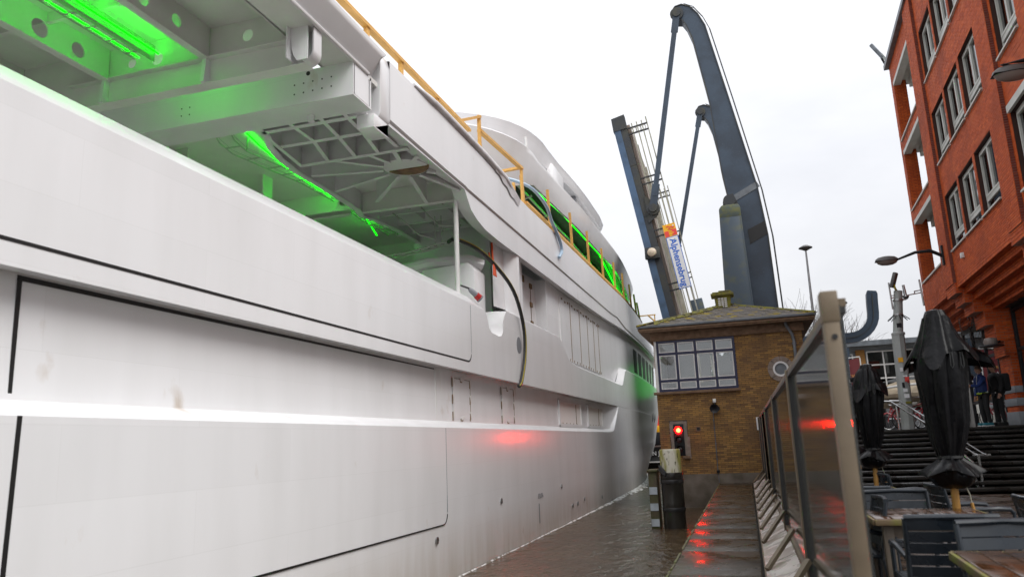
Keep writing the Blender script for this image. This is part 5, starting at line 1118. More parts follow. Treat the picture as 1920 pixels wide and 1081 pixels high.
# corbels and piers in individual bricks on a mortar core
bsz = MB(); bsz.box(-.104, -.02, -.04, .104, .02, .04); q_ = bsz.build('brick', M['brickr'], None, smooth=0); BME = q_.data; bpy.data.objects.remove(q_)
steps = [(-.06, 5.94, 5.60), (.14, 5.62, 5.28), (.36, 5.32, 4.96), (.62, 4.98, 4.52), (.84, 4.54, 4.00), (1.02, 4.05, 3.55), (1.12, 3.6, 1.45)]
nb = 0; bst = MB()
for (a_, b_, s_) in pil:
    cm_ = MB()
    for (d0, zt, zb) in steps: bbox(cm_, a_, b_, d0, 1.75, zb, zt)
    cm_.build('corbel_pier', M['mortarl'], apt, smooth=0)
    for (d0, zt, zb) in steps:
        n_ = max(1, round((zt-zb)/.088)); h_ = (zt-zb)/n_
        for r in range(n_):
            z = zb+(r+.5)*h_
            # side facing the viewer (towards -y)
            u = d0; off = .11 if r % 2 else 0
            while u < 1.75-.05:
                e_ = min(u+.22-off, 1.75); off = 0; c_ = (u+e_)/2; L_ = e_-u-.012
                if L_ > .03:
                    if nb < 290 and a_ > 25: o = piece('brick', BME, apt, BP(a_-.004, c_, z), (0, 0, -math.atan(T_)), (L_/.208, .7, (h_-.012)/.08)); nb += 1
                    else: bbox(bst, a_-.02, a_+.01, c_-L_/2, c_+L_/2, z-h_/2+.006, z+h_/2-.006)
                u = e_
            u = a_; off = .11 if r % 2 else 0
            while u < b_-.05:      # face towards the canal
                e_ = min(u+.22-off, b_); off = 0
                bbox(bst, u+.006, e_-.006, d0-.014, d0+.01, z-h_/2+.006, z+h_/2-.006); u = e_
bst.build('pier_brickwork', M['brickr'], apt, smooth=0)['kind'] = 'stuff'
for z0, z1 in ((2.42, 2.62), (2.02, 2.25), (1.45, 1.85)):
    MB_ = MB(); bbox(MB_, 26.68, 28.02, 1.08, 1.8, z0, z1); MB_.build('grey_stone_band', M['greycl'], apt, bevel=.01)
# glazed ground floor
gf = MB()
for y in (28.1, 29.6, 31.2, 32.6): bbox(gf, y-.05, y+.05, 1.10, 1.22, 1.45, 5.0)
for z in (1.52, 2.3, 3.75, 4.9): bbox(gf, 28.1, 32.6, 1.12, 1.20, z-.05, z+.05)
for y in (20.4, 22, 24, 26.6): bbox(gf, y-.05, y+.05, 1.3, 1.42, 1.45, 5.0)
for z in (1.5, 3.7, 4.9): bbox(gf, 20.4, 26.6, 1.32, 1.4, z-.05, z+.05)
gfo = gf.build('shop_front', M['housing'], apt, smooth=0)
for (a_, b_) in ((28.15, 29.55), (29.65, 31.15), (31.25, 32.55)):
    for (z0, z1) in ((1.57, 2.25), (2.35, 3.7), (3.8, 4.85)):
        g_ = MB(); bbox(g_, a_, b_, 1.15, 1.16, z0, z1); g_.build('pane', M['panesh'], gfo, smooth=0)
g_ = MB(); bbox(g_, 20.4, 26.6, 1.35, 1.36, 1.5, 4.9); g_.build('pane', M['panesh'], gfo, smooth=0)
g_ = MB(); bbox(g_, 20, 32.6, 3.6, 3.7, 1.45, 5.0); bbox(g_, 8, 20, 1.4, 1.5, -.03, 5.0); g_.build('shop_back_wall', M['room'], apt, smooth=0)
g_ = MB()
for q in range(5): bbox(g_, 28.6+q*.8, 29.0+q*.8, 2.0+q*.2, 2.4+q*.2, 1.46, 2.2+.3*(q % 3))
g_.build('shop_furniture', M['curtain'], apt, smooth=0)
# pier lamp, white plate, tangled vine
pl2 = thing('pier_lamp', 'dark dish wall lamp with a clear glass bowl under the brick corbel', 'lamp', BP(26.5, .75, 4.1))
c_ = BP(26.45, .60, 3.86); MB().lathe([(.02, .05), (.34, .0), (.36, -.03), (.30, -.05), (.02, -.03)], c_, 20).build('shade', M['housing'], pl2); MB().lathe([(.18, .02), (.20, .12), (.16, .22), (.05, .24)], c_, 14).build('glass_bowl', M['lampglass'], pl2); MB().bar(c_, BP(26.7, .9, 4.0), .06, .06).build('arm', M['housing'], pl2)
wp = thing('wall_plate', 'narrow white name plate on the brick pier', 'plate', BP(26.6, 1.3, 3.0)); MB_ = MB(); bbox(MB_, 26.66, 26.69, 1.38, 1.43, 2.75, 3.25); MB_.build('plate', M['white'], wp, smooth=0)
vn = MB(); random.seed(5)
for i in range(40):
    y, d, z = 27.6+random.random()*1.5, .3+random.random()*.9, 5.0+random.random()*.15; pts = [BP(y, d, z)]
    for k in range(5): y += random.uniform(-.18, .18); d += random.uniform(-.12, .12); z -= random.uniform(.02, .32); pts.append(BP(y, d, z))
    vn.tube(pts, [.014-.002*k for k in range(6)], 4)
tag(vn.build('vine', M['twig'], None), 'bare tangled vine hanging under the brick corbel', 'vine')
sm_ = thing('wall_sensor', 'small white sensor box on the red brick below the windows', 'sensor', BP(25.4, -.05, 6.5)); MB_ = MB(); bbox(MB_, 25.15, 25.3, -.09, 0, 6.42, 6.58); MB_.build('box', M['white'], sm_, bevel=.01)
cc = thing('security_camera', 'roof corner camera and bracket on the brick building against the sky', 'camera', BP(32.2, 0, 16.3))
MB().bar(BP(32.3, .0, 16.25), BP(32.4, -.22, 16.75), .10, .10).build('arm', M['mast'], cc); MB().bar(BP(32.4, -.15, 16.55), BP(32.6, -.52, 17.35), .17, .15).build('head', M['lead'], cc, bevel=.04); MB().bar(BP(32.4, -.10, 16.2), BP(32.45, -.22, 16.6), .08, .08).build('lens_hood', M['housing'], cc)
# wall mounted street lamps
def wall_lamp(y, d, z, ln, label):
    t = thing('street_lamp', label, 'street lamp', BP(y, -.1, z), 'cobra head lamps on the brick building')
    m_ = Vector(BP(y, -.12, z)); e_ = m_+Vector((-ln, .12, .02)); MB_ = MB(); bbox(MB_, y-.08, y+.08, -.16, -.09, z-.3, z+.35); MB_.build('bracket', M['housing'], t, smooth=0)
    MB().tube([m_, m_+Vector((-.35, .02, .22)), m_+Vector((-.8, .05, .22)), e_+Vector((0, 0, .03))], [.06, .06, .05, .035], 8).build('arm', M['housing'], t)
    MB().ob(e_+Vector((-.32, 0, .02)), (.36, 0, 0), (0, .14, 0), (0, 0, .01)).build('rim', M['housing'], t, bevel=.008)
    dm = MB(); rr = []
    for (s_, h_) in ((1, .02), (.93, .09), (.7, .15), (.3, .18), (.02, .19)): rr.append([(e_.x-.32+.37*s_*math.cos(q), e_.y+.17*s_*math.sin(q), e_.z+h_) for q in np.linspace(0, 2*math.pi, 25)])
    dm.grid(rr); dm.build('hood', M['lampgrey'], t)
    dm = MB(); rr = []
    for (s_, h_) in ((.95, .01), (.8, -.07), (.5, -.12), (.02, -.14)): rr.append([(e_.x-.32+.36*s_*math.cos(q), e_.y+.16*s_*math.sin(q), e_.z+h_) for q in np.linspace(0, 2*math.pi, 25)])
    dm.grid(rr); dm.build('diffuser', M['lampglass'], t)
wall_lamp(27.4, 0, 6.98, 1.35, 'cobra head street lamp on a curved arm beside the first pilaster')
wall_lamp(15.7, 0, 8.05, .30, 'cobra head street lamp cut by the right edge of the photo')

# ================================================================ TERRACE FURNITURE
def chair_proto():
    t = thing('armchair', 'slate blue slatted armchair', 'chair')
    W_, Dp = .29, .27; back = lambda z: .25+(z-.42)*.20      # local: faces -y, back at +y
    for sx_ in (-1, 1):
        MB().tube([(sx_*W_, -Dp, 0), (sx_*W_, -Dp, .42), (sx_*W_, -Dp, .62)], .017, 8).build('front_leg', M['chair'], t)
        MB().tube([(sx_*W_*.97, .33, 0), (sx_*W_*.97, .26, .42), (sx_*W_*.97, back(.86), .86)], .018, 8).build('rear_leg', M['chair'], t)
        MB().tube([(sx_*W_, back(.60), .60), (sx_*(W_+.02), .10, .645), (sx_*(W_+.02), -.12, .65), (sx_*W_, -.24, .64), (sx_*W_, -Dp, .60)], [.018, .022, .026, .024, .018], 8).build('armrest', M['chair'], t)
        MB().tube([(sx_*W_, -Dp, .42), (sx_*W_*.97, .26, .42)], .015, 6).build('side_rail', M['chair'], t)
    MB().tube([(-W_*.99, back(.865), .865), (0, back(.865)+.035, .87), (W_*.99, back(.865), .865)], .021, 8).build('top_rail', M['chair'], t)
    for i in range(6): y = -.25+i*.092; MB().box(-W_+.015, y, .415, W_-.015, y+.078, .432).build('seat_slat', M['chair'], t, bevel=.004)
    for i in range(5):
        z0 = .475+i*.077; s_ = MB(); rows_ = []
        for dz, dy in ((0, 0), (.068, 0), (.068, .012), (0, .012), (0, 0)): rows_.append([(x, back(z0+dz)+dy+.03*(1-(x/W_)**2), z0+dz) for x in np.linspace(-W_*.94, W_*.94, 7)])
        s_.grid(rows_); s_.build('back_slat', M['chair'], t, smooth=30)
    return t
proto = chair_proto()
seats = [   # x, y of chair centre, rotation; rotation 0 faces -y (towards the camera)
 (1.25, 6.25, 180, 'slate armchair turned away in front of the nearer full table'),
 (1.32, 8.06, 0, 'slate armchair facing the camera behind the middle table'),
 (1.50, 5.22, 4, 'slate armchair cut by the right edge behind the nearest table corner'),
 (1.10, 9.30, 178, 'slate armchair half hidden by the beige post, in front of the far table'),
 (2.15, 9.15, 96, 'slate armchair seen edge on beside the front umbrella pole'),
 (2.05, 11.6, 94, 'slate armchair seen edge on beside the rear umbrella pole'),
 (1.15, 11.85, 0, 'slate armchair facing the camera behind the far table'),
 (.72, 7.55, -88, 'slate armchair at the left end of the middle table by the screen'),
 (2.45, 7.3, 92, 'slate armchair at the right end of the middle table'),
]
for i, (x, y, r, lab) in enumerate(seats):
    o = proto if i == 0 else copy_tree(proto)
    o.location = (x, y, 0); o.rotation_euler = (0, 0, R(r)); o['label'] = lab; o['group'] = 'slatted armchairs on the terrace'
def table_proto():
    t = thing('table', 'x', 'table')
    for i in range(7): x = -.45+i*.129; MB().box(x+.002, -.44, .715, x+.125, .44, .745).build('plank', M['tablew'], t, bevel=.004)
    for sy_ in (-1, 1): MB().box(-.46, sy_*.455-.013, .695, .46, sy_*.455+.013, .742).build('edge_board', M['tableedge'], t, bevel=.005)
    for sx_ in (-1, 1): MB().box(sx_*.462-.012, -.44, .695, sx_*.462+.012, .44, .741).build('edge_board', M['tableedge'], t, bevel=.005)
    for sx_ in (-1, 1):
        for sy_ in (-1, 1): MB().box(sx_*.36-.04, sy_*.36-.04, 0, sx_*.36+.04, sy_*.36+.04, .70).build('leg', M['woodgrey'], t, bevel=.006)
    for sy_ in (-1, 1): MB().box(-.32, sy_*.36-.02, .60, .32, sy_*.36+.02, .695).build('apron', M['woodgrey'], t, smooth=0); MB().box(-.32, sy_*.36-.02, .10, .32, sy_*.36+.02, .16).build('stretcher', M['woodgrey'], t, smooth=0)
    return t
tp = table_proto()
for i, (x, y, r, lab) in enumerate([(1.39, 7.47, 0, 'wet brown wooden table under the front black umbrella'), (1.52, 4.75, -2, 'nearest wet wooden table corner with mossy edge, cut by the right edge'), (1.25, 10.65, 0, 'wet wooden table under the rear black umbrella')]):
    o = tp if i == 0 else copy_tree(tp)
    o.location = (x, y, 0); o.rotation_euler = (0, 0, R(r)); o['label'] = lab; o['group'] = 'wooden terrace tables'
def umbrella(x, y, s, lean, seed, label, top=2.53):
    rnd = random.Random(seed); t = thing('parasol', label, 'parasol', (x, y, 0), 'closed parasols in black covers'); ph = rnd.random()*6
    lx = lambda z: x+(z-.7)*lean
    def folds(k, amp): return lambda a_, h: 1+amp*(1-2*abs(math.sin(k*a_/2+ph+.5*math.sin(h*4+ph))))+amp*.5*math.sin((k*2+1)*a_+ph*2-h*5)+amp*.5*math.sin(a_*2+h*6+ph)
    def lat(prof, f, wav=None):
        mb = MB(); n = 60; vs = []
        for (r_, h) in prof:
            for j in range(n):
                a_ = 2*math.pi*j/n; rr = r_*s*f(a_, h); vs.append((lx(h)+rr*math.cos(a_), y+rr*math.sin(a_), h+(wav(a_, r_) if wav else 0)))
        k = len(prof); fs = [(i*n+j, i*n+(j+1) % n, (i+1)*n+(j+1) % n, (i+1)*n+j) for i in range(k-1) for j in range(n)]
        return mb.add(vs, fs)
    body = [(.05, 1.10), (.075, 1.15), (.09, 1.19), (.13, 1.32), (.165, 1.5), (.19, 1.75), (.205, 1.95), (.195, 2.1), (.14, 2.3), (.10, top-.06), (.02, top-.02)]
    lat(body, folds(8, .10)).build('cover_body', M['cover'], t)
    cape = [(.02, top+.015), (.075, top-.0), (.10, top-.06), (.135, top-.16), (.185, top-.27), (.245, top-.36), (.26, top-.39), (.235, top-.385)]
    lat(cape, lambda a_, h: 1+(.04+.20*max(0, top-.1-h)/.25)*(math.cos(4*a_+ph*2)*.8+.2*math.sin(a_))+.05*(1-2*abs(math.sin(5*a_+ph))), lambda a_, r_: -.13*max(0, r_-.08)/.18*max(0, math.cos(4*a_+ph*2))+.05*max(0, r_-.1)/.15*math.sin(a_+ph)).build('cover_cape', M['cover'], t)
    skirt = [(.085, 1.19), (.10, 1.165), (.16, 1.12), (.225, 1.07), (.235, 1.05), (.20, 1.045), (.185, 1.02), (.155, .965), (.09, .925), (.03, .915)]
    lat(skirt, lambda a_, h: 1+.13*(1-2*abs(math.sin(4*a_+ph)))+.06*math.sin(11*a_+ph*2)+.08*math.sin(2*a_+ph) if h > 1.03 else 1+.06*(1-2*abs(math.sin(4*a_+ph))), lambda a_, r_: .03*math.sin(3*a_+ph)*(r_/.2)).build('cover_skirt', M['cover'], t)
    st = MB(); st.lathe([(.082*s, 1.175), (.098*s, 1.18), (.098*s, 1.20), (.085*s, 1.205)], (lx(1.19), y, 0), 20); st.build('tie_strap', M['black'], t)
    for q in range(3): a_ = -1.9+q*.5+ph*.05; b_ = Vector((lx(1.95)+.21*s*math.cos(a_), y+.21*s*math.sin(a_), 2.12)); MB().tube([b_, b_+Vector((-.012, -.02, -.12)), b_+Vector((.0, -.025, -.15)), b_+Vector((.014, -.02, -.12)), b_+Vector((.016, 0, 0))], .006, 5).build('strap_loop', M['black'], t)
    MB().tube([(lx(0), y, 0), (lx(1.0), y, 1.0), (lx(2.3), y, 2.3)], .032*s, 14).build('pole', M['pole'], t)
    MB().lathe([(.28, 0), (.28, .06), (.05, .09)], (lx(0), y, 0), 20).build('base', M['woodgrey'], t)
    MB().tube([(lx(.9)+.09, y-.02, .93), (lx(.9)+.11, y-.03, .86), (lx(.9)+.115, y-.03, .79)], .005, 5).build('pull_cord', M['galv'], t); MB().tube([(lx(.9)+.115, y-.03, .79), (lx(.9)+.125, y-.03, .71)], .014, 8).build('toggle', M['pole'], t)
umbrella(1.735, 7.92, 1.02, .035, 1, 'tallest closed black parasol in front of the brick building')
umbrella(1.735, 12.45, 1.0, .04, 4, 'smaller closed black parasol behind the far table', 2.42)
umbrella(2.02, 17.2, 1.0, .03, 8, 'farthest closed black parasol half hidden by the screen post', 2.1)

# stair handrail
hr = thing('handrail', 'stainless double handrail climbing the dark steps', 'handrail', (4.5, 21, 0))
for dx_, lab in ((0, 1), (.42, 2)):
    p0 = Vector((4.93+dx_*.4, 20.0, .84)); p1 = Vector((4.15+dx_*.6, 25.0, 2.28))
    MB().tube([p0+Vector((.0, -.25, -.02)), p0, p1, p1+Vector((-.25, .1, .02))], .024, 10).build('rail', M['stain'], hr)
for f_, zf in ((.02, .0), (.5, .75), (.97, 1.45)):
    x, y, z = 4.93-.78*f_, 20+5*f_, .84+1.44*f_
    MB().tube([(x+.1, y, zf), (x+.1, y, z-.05)], .030, 10).build('post', M['stain'], hr)
    MB().bar((x-.02, y, z-.05), (x+.35, y, z-.05), .03, .03).build('cross_bracket', M['stain'], hr)
rl = thing('handrail', 'stainless handrail lower section on the foot of the steps', 'handrail', (4.9, 20, 0), 'stainless stair handrails')
MB().tube([(4.92, 20.2, .02), (4.90, 20.2, .66), (4.42, 20.6, 1.24), (4.3, 20.75, 1.40)], .030, 10).build('rail', M['stain'], rl); MB().lathe([(.07, .0), (.07, .015), (.03, .02)], (4.92, 20.2, .12), 12).build('foot_plate', M['stain'], rl)
# ================================================================ PLAZA: mast, lamps, back building, people, bikes
mst = thing('antenna_mast', 'grey camera and antenna mast covered in stickers at the top of the steps', 'mast', (4.8, 26, 1.45))
MB().tube([(4.72, 26, 1.45), (4.80, 26, 4.35)], .185, 8).build('lower_shaft', M['mast'], mst, smooth=20)
MB().tube([(4.80, 26, 4.3), (4.98, 26, 5.72)], [.15, .125], 14).build('upper_shaft', M['mast'], mst)
MB().lathe([(.2, 4.34), (.2, 4.40), (.14, 4.43)], (4.81, 26, 0), 14).build('collar', M['mast'], mst)
hd = MB().bar((4.80, 25.9, 5.82), (4.95, 25.8, 6.28), .20, .12).build('lamp_head', M['lampgrey'], mst, bevel=.04); MB().tube([(4.95, 26, 5.7), (4.88, 25.85, 5.78), (4.85, 25.85, 5.92)], .035, 6).build('cable', M['yellow'], hd)
MB().tube([(4.725, 25.9, 5.99), (4.74, 25.9, 5.14)], .025, 8).build('antenna_rod', M['chrome'], mst)
MB().tube([(5.64, 26.1, 6.04), (5.67, 26.1, 5.20)], .028, 8).build('antenna_rod', M['chrome'], mst)
MB().bar((4.72, 25.95, 5.50), (5.66, 26.1, 5.62), .03, .03).build('cross_arm', M['chrome'], mst, smooth=0); MB().bar((4.72, 25.95, 5.58), (4.95, 25.95, 5.58), .025, .025).build('cross_arm', M['chrome'], mst, smooth=0); MB().bar((4.98, 26, 5.43), (5.18, 26, 5.44), .05, .05).build('cross_arm', M['chrome'], mst, smooth=0); MB().bar((5.46, 26.1, 5.60), (5.46, 26.1, 5.68), .03, .03).bar((5.45, 26.1, 5.68), (5.65, 26.1, 5.70), .025, .03).build('clamp_arm', M['chrome'], mst, smooth=0)
MB().tube([(5.18, 26, 5.44), (5.18, 26, 5.52), (5.17, 26, 5.57), (5.15, 26, 5.86), (5.15, 26, 5.89)], [.05, .10, .05, .04, .045], 10).build('antenna_stub', M['chrome'], mst)
for z in (5.42, 4.96): MB().lathe([(.15, z-.03), (.155, z), (.15, z+.03)], (4.80+.126*(z-4.3), 26, 0), 14).build('clamp', M['chrome'], mst)
sk_ = MB()
for i in range(12): a_ = i*math.pi/6; sk_.bar((4.88+.13*math.cos(a_), 26+.13*math.sin(a_), 4.96), (4.88+.32*math.cos(a_), 26+.32*math.sin(a_), 4.80), .018, .018)
sk_.build('climb_guard', M['housing'], mst, smooth=0)
for i, (z, x, wd, ht, m) in enumerate(((3.55, -.02, .14, .14, 'signyel'), (3.05, .05, .12, .05, 'sign'), (2.95, .10, .12, .14, 'signred'), (2.78, -.02, .07, .16, 'housing'), (2.62, .02, .12, .10, 'sign'), (2.45, .04, .14, .12, 'sign'), (2.25, .08, .18, .07, 'moss'), (3.25, -.02, .10, .12, 'sign'), (4.62, .06, .14, .14, 'housing'), (2.88, .12, .05, .08, 'red'))):
    c_ = (4.70+.028*(z-1.45)+x, 25.80 if z < 4.3 else 25.855, z); MB().box(c_[0]-wd/2, c_[1], z-ht/2, c_[0]+wd/2, c_[1]+.008, z+ht/2).build('sticker', M[m], mst, smooth=0)
def pole_lamp(x, y, z0, z1, label, m='galv', kind=0):
    t = thing('lamp_post', label, 'lamp post', (x, y, z0), 'thin lamp posts behind the house')
    MB().tube([(x, y, z0), (x+.02, y, z0+(z1-z0)*.55), (x+.03, y, z1)], [.085, .07, .04], 10).build('pole', M[m], t)
    if kind == 0: MB().lathe([(.03, 0), (.22, .10), (.30, .13), (.30, .16), (.12, .26), (.02, .28)], (x+.03, y, z1-.05), 16).build('lantern', M['lampgrey'], t)
    else: MB().lathe([(.02, -.05), (.30, .02), (.32, .06), (.25, .12), (.02, .15)], (x+.03, y, z1), 16).build('lantern', M['lampgrey'], t)
    return t
pole_lamp(3.33, 36, 1.0, 9.6, 'slim lamp post with a flared lantern rising behind the house roof', 'chrome')
pole_lamp(4.47, 36, 1.45, 6.98, 'slim mossy lamp post with a flat lantern passing the curved beam', 'mosst', 1)
pc = thing('post_camera', 'small dark camera clamped to the mossy lamp post', 'camera', (4.6, 35.8, 3.6)); MB().bar((4.5, 35.85, 3.62), (4.95, 35.75, 3.70), .2, .2).build('body', M['housing'], pc, bevel=.03); MB().lathe([(.10, 3.52), (.10, 3.68)], (4.49, 36, 0), 12).build('clamp', M['white'], pc)

# back building with arched windows, canopy and doors
bb = thing('shop_building', 'low shop building with white gridded windows and a beige round canopy', 'building', (8, 50, 1.45))
MB().box(4.5, 50, 1.45, 22, 56, 6.25).build('wall', M['greycl'], bb, smooth=0)
MB().box(4.3, 49.2, 6.42, 22.2, 56, 6.72).build('roof', M['lead'], bb, smooth=0); MB().box(4.4, 49.9, 6.2, 22, 50.0, 6.42).build('fascia', M['greycl'], bb, smooth=0)
MB().box(6.75, 49.88, 1.45, 7.25, 50.0, 6.25).build('brick_pier', M['ochre'], bb, smooth=0); MB().box(4.55, 49.9, 2.2, 6.75, 50.0, 3.2).build('brick_panel', M['ochre'], bb, smooth=0)
def gridwin(x0, x1, z0, z1, nx, nz, y=49.9):
    f_ = MB()
    for x in np.linspace(x0, x1, nx+1): f_.box(x-.04, y-.04, z0, x+.04, y+.04, z1)
    for z in np.linspace(z0, z1, nz+1): f_.box(x0, y-.043, z-.04, x1, y+.037, z+.04)
    fo = f_.build('window', M['white'], bb, smooth=0)
    for a_, b_ in zip(np.linspace(x0, x1, nx+1)[:-1], np.linspace(x0, x1, nx+1)[1:]):
        for c_, d_ in zip(np.linspace(z0, z1, nz+1)[:-1], np.linspace(z0, z1, nz+1)[1:]): MB().box(a_+.04, y+.0, c_+.04, b_-.04, y+.01, d_-.04).build('pane', M['panedk'], fo, smooth=0)
    return fo
wo = gridwin(7.35, 10.9, 3.7, 6.1, 4, 3); gridwin(11.6, 15.0, 3.7, 6.1, 4, 3); gridwin(5.2, 6.55, 4.0, 6.0, 2, 2)
rm_ = MB(); rm_.prism([(7.4, 3.7), (10.85, 3.7), (10.85, 4.9)]+[(9.15+1.7*math.cos(R(a_)), 4.85+1.05*math.sin(R(a_))) for a_ in range(0, 181, 12)]+[(7.4, 4.9)], 'y', 49.92, 49.95); rm_.build('dark_interior_arch', M['rust'], bb, smooth=0)
for q in range(3): MB().box(8.9+q*.7, 49.925, 3.7, 9.1+q*.7, 49.94, 5.9).build('curtain', M['curtain'], bb, smooth=0)
cn = MB(); rows_ = []
for (r_, z) in ((2.35, 3.25), (2.4, 3.45), (1.9, 3.95), (1.0, 4.25), (.05, 4.3)): rows_.append([(9.9+r_*1.1*math.cos(R(a_)), 49.8-r_*math.sin(R(a_)), z) for a_ in range(0, 181, 9)])
cn.grid(rows_); cn.build('canopy', M['canopy'], bb)
MB().tube([(9.9+2.62*math.cos(R(a_)), 49.8-2.42*math.sin(R(a_)), 3.62+.3*math.sin(R(a_))) for a_ in range(0, 181, 9)], .07, 8).build('canopy_rim', M['white'], bb)
cb_ = MB(); cb_.box(7.3, 49.5, 3.0, 13, 50.0, 3.4); cb_.box(7.25, 49.4, 2.86, 13, 49.98, 3.02); cb_.build('cornice', M['creamdk'], bb, smooth=0)
dr = MB()
for x in (7.4, 8.55, 9.0, 10.3, 10.7, 12): dr.box(x-.09, 49.7, 1.45, x+.09, 49.95, 2.9)
dr.box(7.4, 49.7, 2.7, 12, 49.95, 2.9); do_ = dr.build('door_frame', M['creamdk'], bb, smooth=0)
for (a_, b_) in ((7.5, 8.45), (9.1, 10.2), (10.8, 11.9)): MB().box(a_, 49.8, 1.5, b_, 49.83, 2.7).build('pane', M['panedk'], do_, smooth=0)
text('door_lettering', 'EN', .45, M['reflector'], bb, (10.75, 49.6, 2.3), (1, 0, 0), (0, 0, 1), .01)
wc = thing('white_column', 'white round column beside the blue traffic board at the shop front', 'column', (7.0, 46, 1.45)); MB().tube([(7.0, 46, 1.45), (6.85, 46, 3.5)], .12, 12).build('shaft', M['white'], wc)
bs = thing('parking_sign', 'small blue board with white print and a red foot on the white column', 'sign', (6.9, 45.8, 2.4))
MB().box(6.62, 45.80, 2.05, 7.12, 45.84, 2.85).build('board', M['signblue'], bs, smooth=0); MB().box(6.62, 45.79, 1.95, 7.12, 45.83, 2.05).build('red_foot', M['signred'], bs, smooth=0); MB().lathe([(.12, 45.79), (.11, 45.785)], (6.93, 0, 2.30), 14, 0, 'y').build('white_disc', M['sign'], bs)
for q in range(3): MB().box(6.66, 45.79, 2.72-q*.12, 7.06-.06*q, 45.80, 2.77-q*.12).build('print_line', M['sign'], bs, smooth=0)
yb = thing('menu_board', 'black folding board with yellow squares at the foot of the white column', 'sign', (6.6, 44, 1.45)); MB().box(6.3, 44, 1.47, 6.68, 44.05, 2.1).build('board', M['housing'], yb, smooth=0)
for q in range(3): MB().box(6.5, 43.985, 1.62+q*.14, 6.66, 44, 1.73+q*.14).build('yellow_square', M['signyel'], yb, smooth=0)
nb_ = thing('night_board', 'dark advertising board with pale print behind the red bicycle', 'sign', (7.6, 45, 1.45)); MB().box(7.15, 45, 1.47, 8.3, 45.05, 2.15).build('board', M['housing'], nb_, smooth=0); MB().box(7.3, 44.985, 2.02, 8.0, 45, 2.06).build('print_line', M['sign'], nb_, smooth=0)
bk_ = thing('kiosk', 'green and cream service kiosk below the maroon banner', 'kiosk', (6, 44, 1.45)); MB().box(4.4, 44.2, 1.45, 6.15, 46, 2.75).build('body', M['cream'], bk_, bevel=.08); MB().box(4.35, 44.1, 2.75, 6.2, 46.1, 2.85).build('roof', M['ochre'], bk_, bevel=.03); MB().box(4.42, 44.17, 2.3, 6.1, 44.2, 2.68).build('window_band', M['reflector'], bk_, smooth=0)
# banner
bn = thing('banner', 'maroon restaurant banner with gold lettering and a white arrow on a fence frame', 'banner', (5.2, 43, 3))
bp_ = MB(); nn_ = 10
bp_.grid([[(4.2+1.75*i/nn_, 43-.03*math.sin(i*1.1), 3.02+2.0*(1-.0)*j/6+.12*(i/nn_)+.03*math.sin(i*.9+j)) for i in range(nn_+1)] for j in range(7)])
bp_.build('cloth', M['banner'], bn, recalc=False)
text('gold_lettering', 'restaurant', .27, M['gold'], bn, (5.25, 42.9, 4.28), (1, 0, .05), (-.05, 0, 1), .004); text('white_lettering', 'Grand cafe', .16, M['sign'], bn, (5.1, 42.9, 4.82), (1, 0, .05), (-.05, 0, 1), .004)
text('white_lettering', 'lunch & diner', .13, M['sign'], bn, (5.25, 42.9, 3.98), (1, 0, .05), (-.05, 0, 1), .004); text('gold_lettering', 'open', .18, M['gold'], bn, (5.35, 42.9, 3.65), (1, 0, .05), (-.05, 0, 1), .004); text('white_lettering', 'terras aan het water', .09, M['sign'], bn, (5.35, 42.9, 3.40), (1, 0, .05), (-.05, 0, 1), .004)
MB().prism([(4.64, 3.75), (4.72, 3.75), (4.68, 3.42), (4.74, 3.45), (4.62, 3.22), (4.54, 3.48), (4.60, 3.44)], 'y', 42.89, 42.90).build('arrow', M['sign'], bn, smooth=0)
MB().lathe([(.10, 0), (.08, .18), (.02, .22)], (4.50, 42.88, 4.02), 10).build('chef_emblem', M['sign'], bn)
fr_ = MB()
for x in (4.15, 6.0): fr_.bar((x, 43.05, 1.45), (x, 43.05, 5.2), .05, .05)
for z in (2.95, 5.15): fr_.bar((4.15, 43.05, z), (6.0, 43.05, z+.1), .05, .05)
for i in range(5): fr_.bar((4.2+i*.36, 43.05, 2.6), (4.5+i*.36, 43.05, 2.95), .03, .03)
fr_.build('frame', M['white'], bn, smooth=0)
# white house with balcony behind the glass corner
wb = thing('white_house', 'white rendered house with a glass balcony behind the red brick corner', 'house', (14, 44, 1.45))
MB().box(12.0, 44, 1.45, 23, 52, 8.5).build('wall', M['white'], wb, smooth=0); MB().box(11.7, 43.4, 6.5, 23, 52, 6.9).build('cornice', M['lead'], wb, smooth=0); MB().box(11.7, 43.0, 3.35, 17, 44, 3.5).build('balcony_slab', M['cream'], wb, smooth=0); MB().box(11.7, 43.0, 3.5, 17, 43.03, 4.4).build('balcony_glass', M['panedk'], wb, smooth=0); MB().bar((11.6, 43, 4.5), (17, 43, 4.5), .06, .06).build('balcony_rail', M['chrome'], wb, smooth=0)
for x in (12.6, 13.8): MB().box(x, 43.93, 4.0, x+.85, 44, 5.8).build('window', M['panedk'], wb, smooth=0)
MB().box(12.15, 43.6, 4.0, 12.4, 43.95, 6.5).build('drain_column', M['white'], wb, smooth=0)

